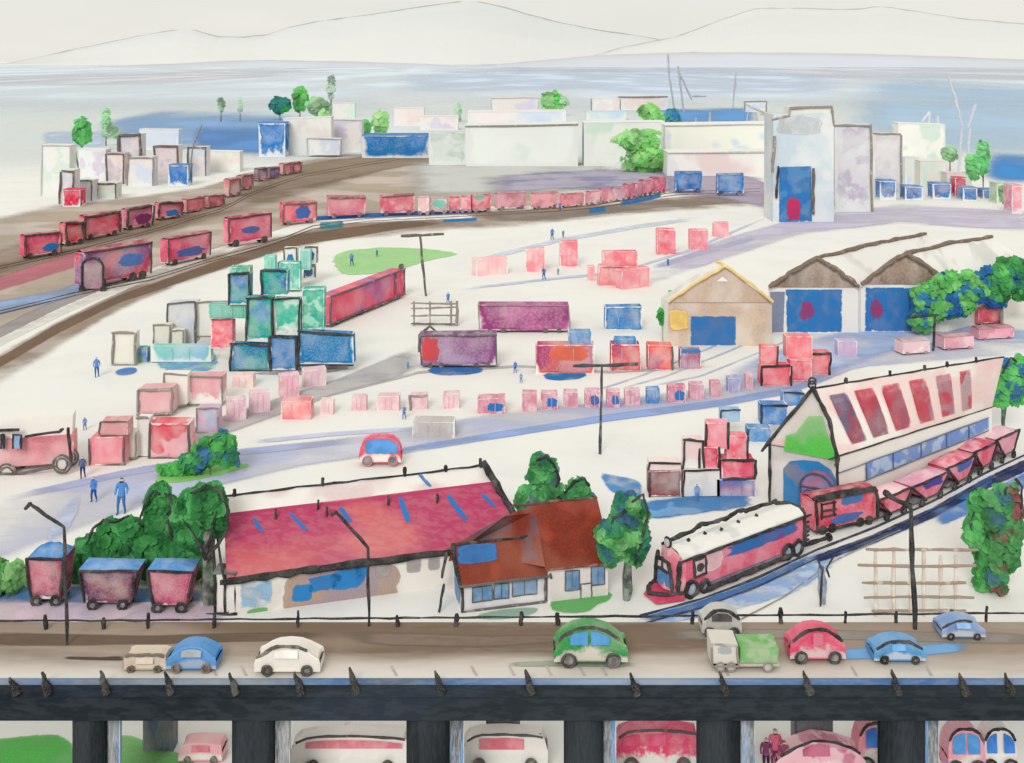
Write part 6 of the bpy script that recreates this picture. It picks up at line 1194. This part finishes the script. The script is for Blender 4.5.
# ------------------------------------------------------------------ the town by the water
tw = 'pale buildings by the water'
GI = INKG
for a_ in ((61, 171, 73, 205, (222, 216, 212), 'narrow outlined silo with a red base at the far left', dict(ink=INKM, iw=2.4, which='lrt')),
           (63, 190, 80, 207, (208, 50, 84), 'red shed at the foot of the outlined silo', dict(st=(.8, 1), d=5)),
           (77, 181, 92, 201, (206, 196, 186), 'small grey outlined shed right of the red shed', dict(ink=INKM, iw=1.8)),
           (97, 184, 116, 199, (206, 194, 184), 'small grey outlined shed with a red corner', dict(ink=INKM, iw=1.8)),
           (107, 154, 124, 184, (186, 166, 176), 'narrow mauve block on the left of the outlined cluster', dict(ink=INKM, iw=1.8, which='lrtb')),
           (118, 135, 141, 182, (190, 184, 200), 'tallest lavender block with a dark rounded top line', dict(ink=INKM, iw=3, which='lrt', c2=(216, 200, 206))),
           (128, 158, 153, 186, (222, 208, 206), 'cream-pink block in front of the tallest lavender one', dict(ink=INKG, iw=1.8)),
           (155, 146, 178, 180, (224, 196, 200), 'pinkish block under a dark lintel line', dict(ink=INKM, iw=2.4, c2=(196, 190, 208))),
           (168, 166, 188, 186, (34, 96, 180), 'bright blue shed in front of the outlined cluster', dict(st=(.85, 1), d=6)),
           (188, 148, 206, 176, (228, 206, 206), 'pink block with a pole, rightmost of the outlined cluster', dict(ink=INKM, iw=1.6)),
           (42, 146, 70, 196, (226, 224, 220), 'very faint white block at the far left', dict(ink=INKL, iw=1.4)),
           (79, 150, 106, 184, (222, 226, 230), 'faint white block below the green trees at far left', dict()),
           (140, 130, 178, 150, (196, 206, 222), 'low bluish block behind the outlined cluster', dict()),
           (206, 152, 240, 172, (234, 226, 216), 'cream low block beside the blue water at left', dict()),
           (259, 123, 285, 157, (24, 98, 182), 'solid blue tower block beside the white one', dict(st=(.85, 1), d=10, c2=(60, 116, 196))),
           (284, 118, 332, 155, (230, 226, 218), 'plain white block right of the blue tower block', dict(c2=(222, 214, 208))),
           (308, 139, 340, 155, (226, 222, 216), 'low white block with a thin grey outline', dict(ink=INKL, iw=1.6, base=157)),
           (333, 104, 355, 122, (230, 212, 206), 'faint pink distant block above the grey-pink one', dict()),
           (333, 120, 362, 152, (222, 212, 206), 'grey-pink block left of the long flat blue building', dict(ink=INKL, iw=1)),
           (394, 108, 424, 126, (230, 212, 208), 'faint pink distant block above the long flat blue building', dict()),
           (362, 136, 429, 158, (24, 98, 176), 'long flat blue building with a thin dark base', dict(st=(.85, 1), c2=(40, 110, 190), d=14)),
           (429, 132, 466, 165, (196, 208, 200), 'grey-green block beside the long flat blue building', dict(c2=(180, 196, 188))),
           (420, 117, 458, 130, (232, 212, 204), 'low pink distant block behind the grey-green one', dict()),
           (466, 126, 578, 166, (226, 232, 226), 'widest pale building with a dark grey roof edge', dict(roof_ink=INKG, c2=(206, 220, 212), st=(.5, 1), p2=.35)),
           (492, 98, 538, 113, (224, 208, 202), 'beige pink distant block behind the widest pale building', dict(ink=INKL, iw=1)),
           (468, 112, 566, 124, (236, 218, 216), 'long low pinkish block on the skyline behind the widest building', dict()),
           (592, 99, 620, 112, (222, 222, 224), 'small pale block with corner posts above a blue strip', dict(ink=INKG, iw=1.4, which='lr')),
           (586, 112, 626, 120, (170, 200, 226), 'low light blue strip building under the small pale block', dict()),
           (618, 97, 668, 110, (218, 222, 226), 'pale long block with a thin grey roof line on the skyline', dict(roof_ink=INKG)),
           (584, 122, 664, 166, (232, 232, 226), 'plain white block left of the green trees', dict()),
           (664, 126, 772, 168, (238, 236, 222), 'broad cream terminal behind the blue wagons', dict(ink=INKL, iw=1.4)),
           (667, 153, 772, 176, (236, 234, 224), 'low cream platform shed below the broad terminal', dict(roof_ink=INKL)),
           (745, 101, 766, 112, (220, 222, 226), 'little cabin block on the skyline left of the tall tower', dict(ink=INKG, iw=1.2)),
           (835, 126, 871, 212, (202, 196, 206), 'mauve mid-height block attached right of the tall tower', dict(ink=INKG, iw=2.4, which='rt', c2=(186, 178, 194), p2=.5)),
           (873, 134, 901, 198, (196, 186, 190), 'mauve-grey lower block with a sloping dark top line', dict(ink=INKG, iw=2, which='rt', c2=(214, 206, 208))),
           (905, 158, 919, 186, (206, 208, 202), 'narrow grey block right of the mauve-grey one', dict()),
           (898, 124, 946, 162, (236, 234, 224), 'cream block with white vertical streaks at right', dict(base=170)),
           (920, 162, 946, 194, (226, 210, 198), 'beige small block between the blue sheds at right', dict()),
           (947, 174, 972, 196, (222, 190, 190), 'pale rose block behind the red upright shed', dict()),
           (955, 178, 966, 198, (206, 60, 90), 'red upright shed among the blue ones at right', dict(d=4, st=(.8, 1))),
           (997, 184, 1010, 204, (170, 196, 160), 'pale green small block near the right edge', dict()),
           (1012, 186, 1022, 214, (232, 140, 160), 'pink upright block at the right edge', dict())):
    x0, y0, x1, y1, c, lab, kw = a_
    block(x0, y0, x1, y1, c, lab, group=tw, **kw)
for x0, y0, x1, y1, lab in ((880, 181, 896, 200, 'blue shed at the foot of the mauve-grey block'), (905, 187, 923, 200, 'leaning blue shed second from the mauve-grey block'), (933, 184, 951, 199, 'blue shed beside the rose block'), (963, 188, 977, 201, 'dark blue shed right of the red upright one'), (983, 190, 995, 199, 'small slate blue shed under the green tree at right')):
    block(x0, y0, x1, y1, (48, 106, 182), lab, group='small blue sheds at right', name='small_shed', st=(.7, 1), c2=(80, 104, 160), d=5, cat='shed', ef=.1)
# tall tower
A = G(772, 222); s = S(222); t = Thing('tower_building', A, 'tall grey-blue tower building with a big blue and red doorway', 'tower'); q = lambda x, y: Q(x, y, 222)
mb = MB(); m = wash((188, 202, 214), 222, c2=(206, 210, 214), fs=22, e=(-.5, .3), st=(.5, 1)); mb.box(G(773, 222), G(834, 222), (222-114)/s, 12, m, ef=.8); mb.box(G(790, 222) + V((0, .5, 0)), G(832, 222) + V((0, .5, 0)), (222-107)/s, 8, wash((222, 220, 212), 222, fs=20, e=(-1, 0)), ef=.8); wl = t.part('wall', mb)
f = MB(); f.dab(G(776, 222), G(828, 222)-G(776, 222), V((0, 0, (222-108)/s)), wash((190, 196, 200), 222, c2=(204, 206, 206), fs=12), (-.02, .9), (.76, .94), eps=.1); t.part('cornice', f, wl)
f = MB(); f.tube([q(772, 120), q(789, 116), q(790, 108), q(832, 106.5), q(834, 126)], .42, INKG, .2, 6, 4); t.part('roof_line', f, wl)
f = MB(); o_ = V((0, -.15, 0)); f.quad((G(779, 222)+o_, G(812, 222)+o_, q(811, 166)+o_, q(779, 167)+o_), glaze(wash((30, 98, 176), 222, c2=(60, 116, 186), fs=10, e=(.24, .5), amp=.6)), .4, .1); dr_ = t.part('doorway', f, wl)
f = MB(); f.dab(G(785, 222), G(802, 222)-G(785, 222), V((0, 0, 24/s)), wash((190, 56, 100), 222, fs=8, e=(0, .4)), (.1, .9), (.05, 1), eps=.3); t.part('red_panel', f, dr_)
for x0, y0, x1, y1, k, w_ in ((774, 136, 772, 172, INKG, .5), (778, 166, 776, 198, INK, .4), (813, 168, 813, 214, INKM, .5)): f = MB(); f.tube([q(x0, y0) - V((0, .5, 0)), q(x1, y1) - V((0, .5, 0))], w_, k, .3, 6, 6); t.part('pilaster', f, wl)
# cranes and masts
def crane(base, label, lines, k=INKL, w_=1.2):
    x = lines[0][0]; t = Thing('harbour_crane', G(x[0], base), label, 'crane', 'harbour cranes and masts'); s = S(base)
    for i, pts in enumerate(lines): f = MB(); f.tube([Q(a, b, base) for a, b in pts], w_/2/s, k, .3, 6, 5); t.part('leg' if i < 2 else 'jib', f)
C1 = ink((170, 172, 178), (196, 198, 202))
crane(112, 'tall grey crane with slanting jibs on the skyline right of centre', [[(684, 112), (678, 66)], [(675, 112), (669, 76)], [(692, 100), (679, 72)], [(669, 76), (668, 54)], [(692, 96), (706, 96)]], C1, 2)
crane(108, 'thin single mast on the skyline right of the tall grey crane', [[(733, 108), (736, 72)], [(736, 82), (734, 92)]], C1, 1.6)
crane(160, 'A-shaped pale gantry legs in front of the cream terminal', [[(741, 158), (748, 112)], [(760, 158), (756, 112)], [(745, 104), (776, 118)], [(760, 114), (792, 116)], [(710, 156), (710, 112)], [(692, 156), (696, 118)]], ink((182, 176, 168), (206, 200, 190)), 2.2)
crane(180, 'faint lavender Y-shaped crane at right by the water', [[(958, 180), (962, 126)], [(966, 180), (970, 128)], [(962, 126), (956, 100), (948, 76)], [(968, 128), (976, 104)]], ink((190, 194, 208), (206, 210, 220)), 3)
crane(166, 'faint twin-legged white crane left of the lavender one', [[(926, 166), (930, 112)], [(936, 166), (938, 116)], [(930, 112), (922, 122)]], ink((206, 210, 216), (218, 222, 226)), 3)
crane(200, 'thin brown mast with curved stay beside the outlined cluster', [[(189, 178), (193, 146)], [(193, 146), (202, 124)], [(193, 146), (206, 150)]], INKG, 1.6)
crane(178, 'pair of short grey stakes below the green trees at far left', [[(79, 172), (75, 148)], [(98, 166), (95, 148)]], INKM, 1.8)
for x, lab in ((168, 'thin pole left of the small leaning tree'),):
    pass
# far trees
ft = 'trees in the far town'
FT = [(120, 200, 116), (96, 184, 92), (140, 208, 130)]
for base, bl, cols, n, sz, lab in ((152, [(82, 132, 9, 14)], [(86, 176, 96), (110, 196, 116)], 150, 3, 'bright green tree at the far left behind the stakes'), (146, [(106, 122, 5, 14), (112, 132, 8, 5)], [(156, 208, 160), (176, 216, 178)], 90, 3, 'paler green tree right of the bright far left one'),
                             (122, [(221, 104, 2.4, 8)], [(190, 222, 184)], 40, 2.4, 'small leaning green tree left of the other by the blue water'), (122, [(240, 105, 2, 7)], [(196, 222, 192)], 36, 2.2, 'thin green sapling right of the small leaning tree'),
                             (120, [(280, 105, 11, 8)], [(52, 160, 72), (64, 168, 90), (50, 130, 120)], 160, 3, 'dark green square-crowned tree above the solid blue tower'), (120, [(300, 99, 8, 12)], FT, 140, 3, 'leaf-shaped green tree right of the dark square-crowned one'), (122, [(318, 106, 12, 8)], [(170, 214, 160), (150, 204, 140)], 140, 3, 'pale flat-crowned tree above the plain white block'),
                             (118, [(331, 86, 4, 12)], [(190, 216, 196)], 60, 2.6, 'faint slender tree on the skyline above the white block'), (142, [(324, 122, 5, 13)], [(160, 212, 150)], 80, 2.8, 'pale green leaf-like tree hanging right of the white block'),
                             (150, [(364, 128, 7, 8), (358, 142, 6, 14)], [(104, 192, 100), (150, 206, 140)], 170, 3, 'green tree at the left end of the long flat blue building'), (140, [(380, 122, 8, 12)], [(176, 218, 160), (156, 208, 140)], 130, 2.8, 'light speckled tree above the long flat blue building'), (122, [(458, 112, 3, 10)], [(180, 214, 180)], 40, 2.4, 'faint thin tree at the left end of the widest building'),
                             (116, [(553, 101, 13, 9), (560, 102, 8, 7)], [(150, 212, 140), (110, 200, 100), (186, 216, 184)], 200, 2.8, 'bright spotted tree behind the widest pale building'), (132, [(649, 112, 10, 9), (656, 120, 8, 8)], [(150, 214, 130), (130, 206, 116)], 160, 3, 'spring green tree with dark top beside the blue strip'),
                             (172, [(638, 140, 24, 11), (648, 160, 17, 16), (630, 162, 8, 10)], [(150, 218, 130), (130, 208, 116), (166, 222, 150)], 460, 3.4, 'largest spring green tree mass left of the cream terminal'), (128, [(672, 118, 8, 9)], [(40, 104, 176), (70, 150, 160)], 120, 3, 'blue-green dark tree at the left end of the blue strip'),
                             (196, [(983, 158, 6, 18), (974, 166, 7, 13)], [(110, 196, 124), (130, 204, 140)], 260, 3.2, 'green upright tree at right in front of the blue water'), (176, [(950, 154, 7, 7)], [(160, 212, 160)], 80, 3, 'pale round tree left of the green upright one'), (204, [(1003, 192, 5, 8)], [(150, 190, 140)], 60, 2.6, 'olive small tree near the right edge')):
    tree('tree', lab, 'tree', base, bl, [tuple(min(246, int(v*1.02 + 18)) for v in c) for c in cols], n, sz, group=ft)
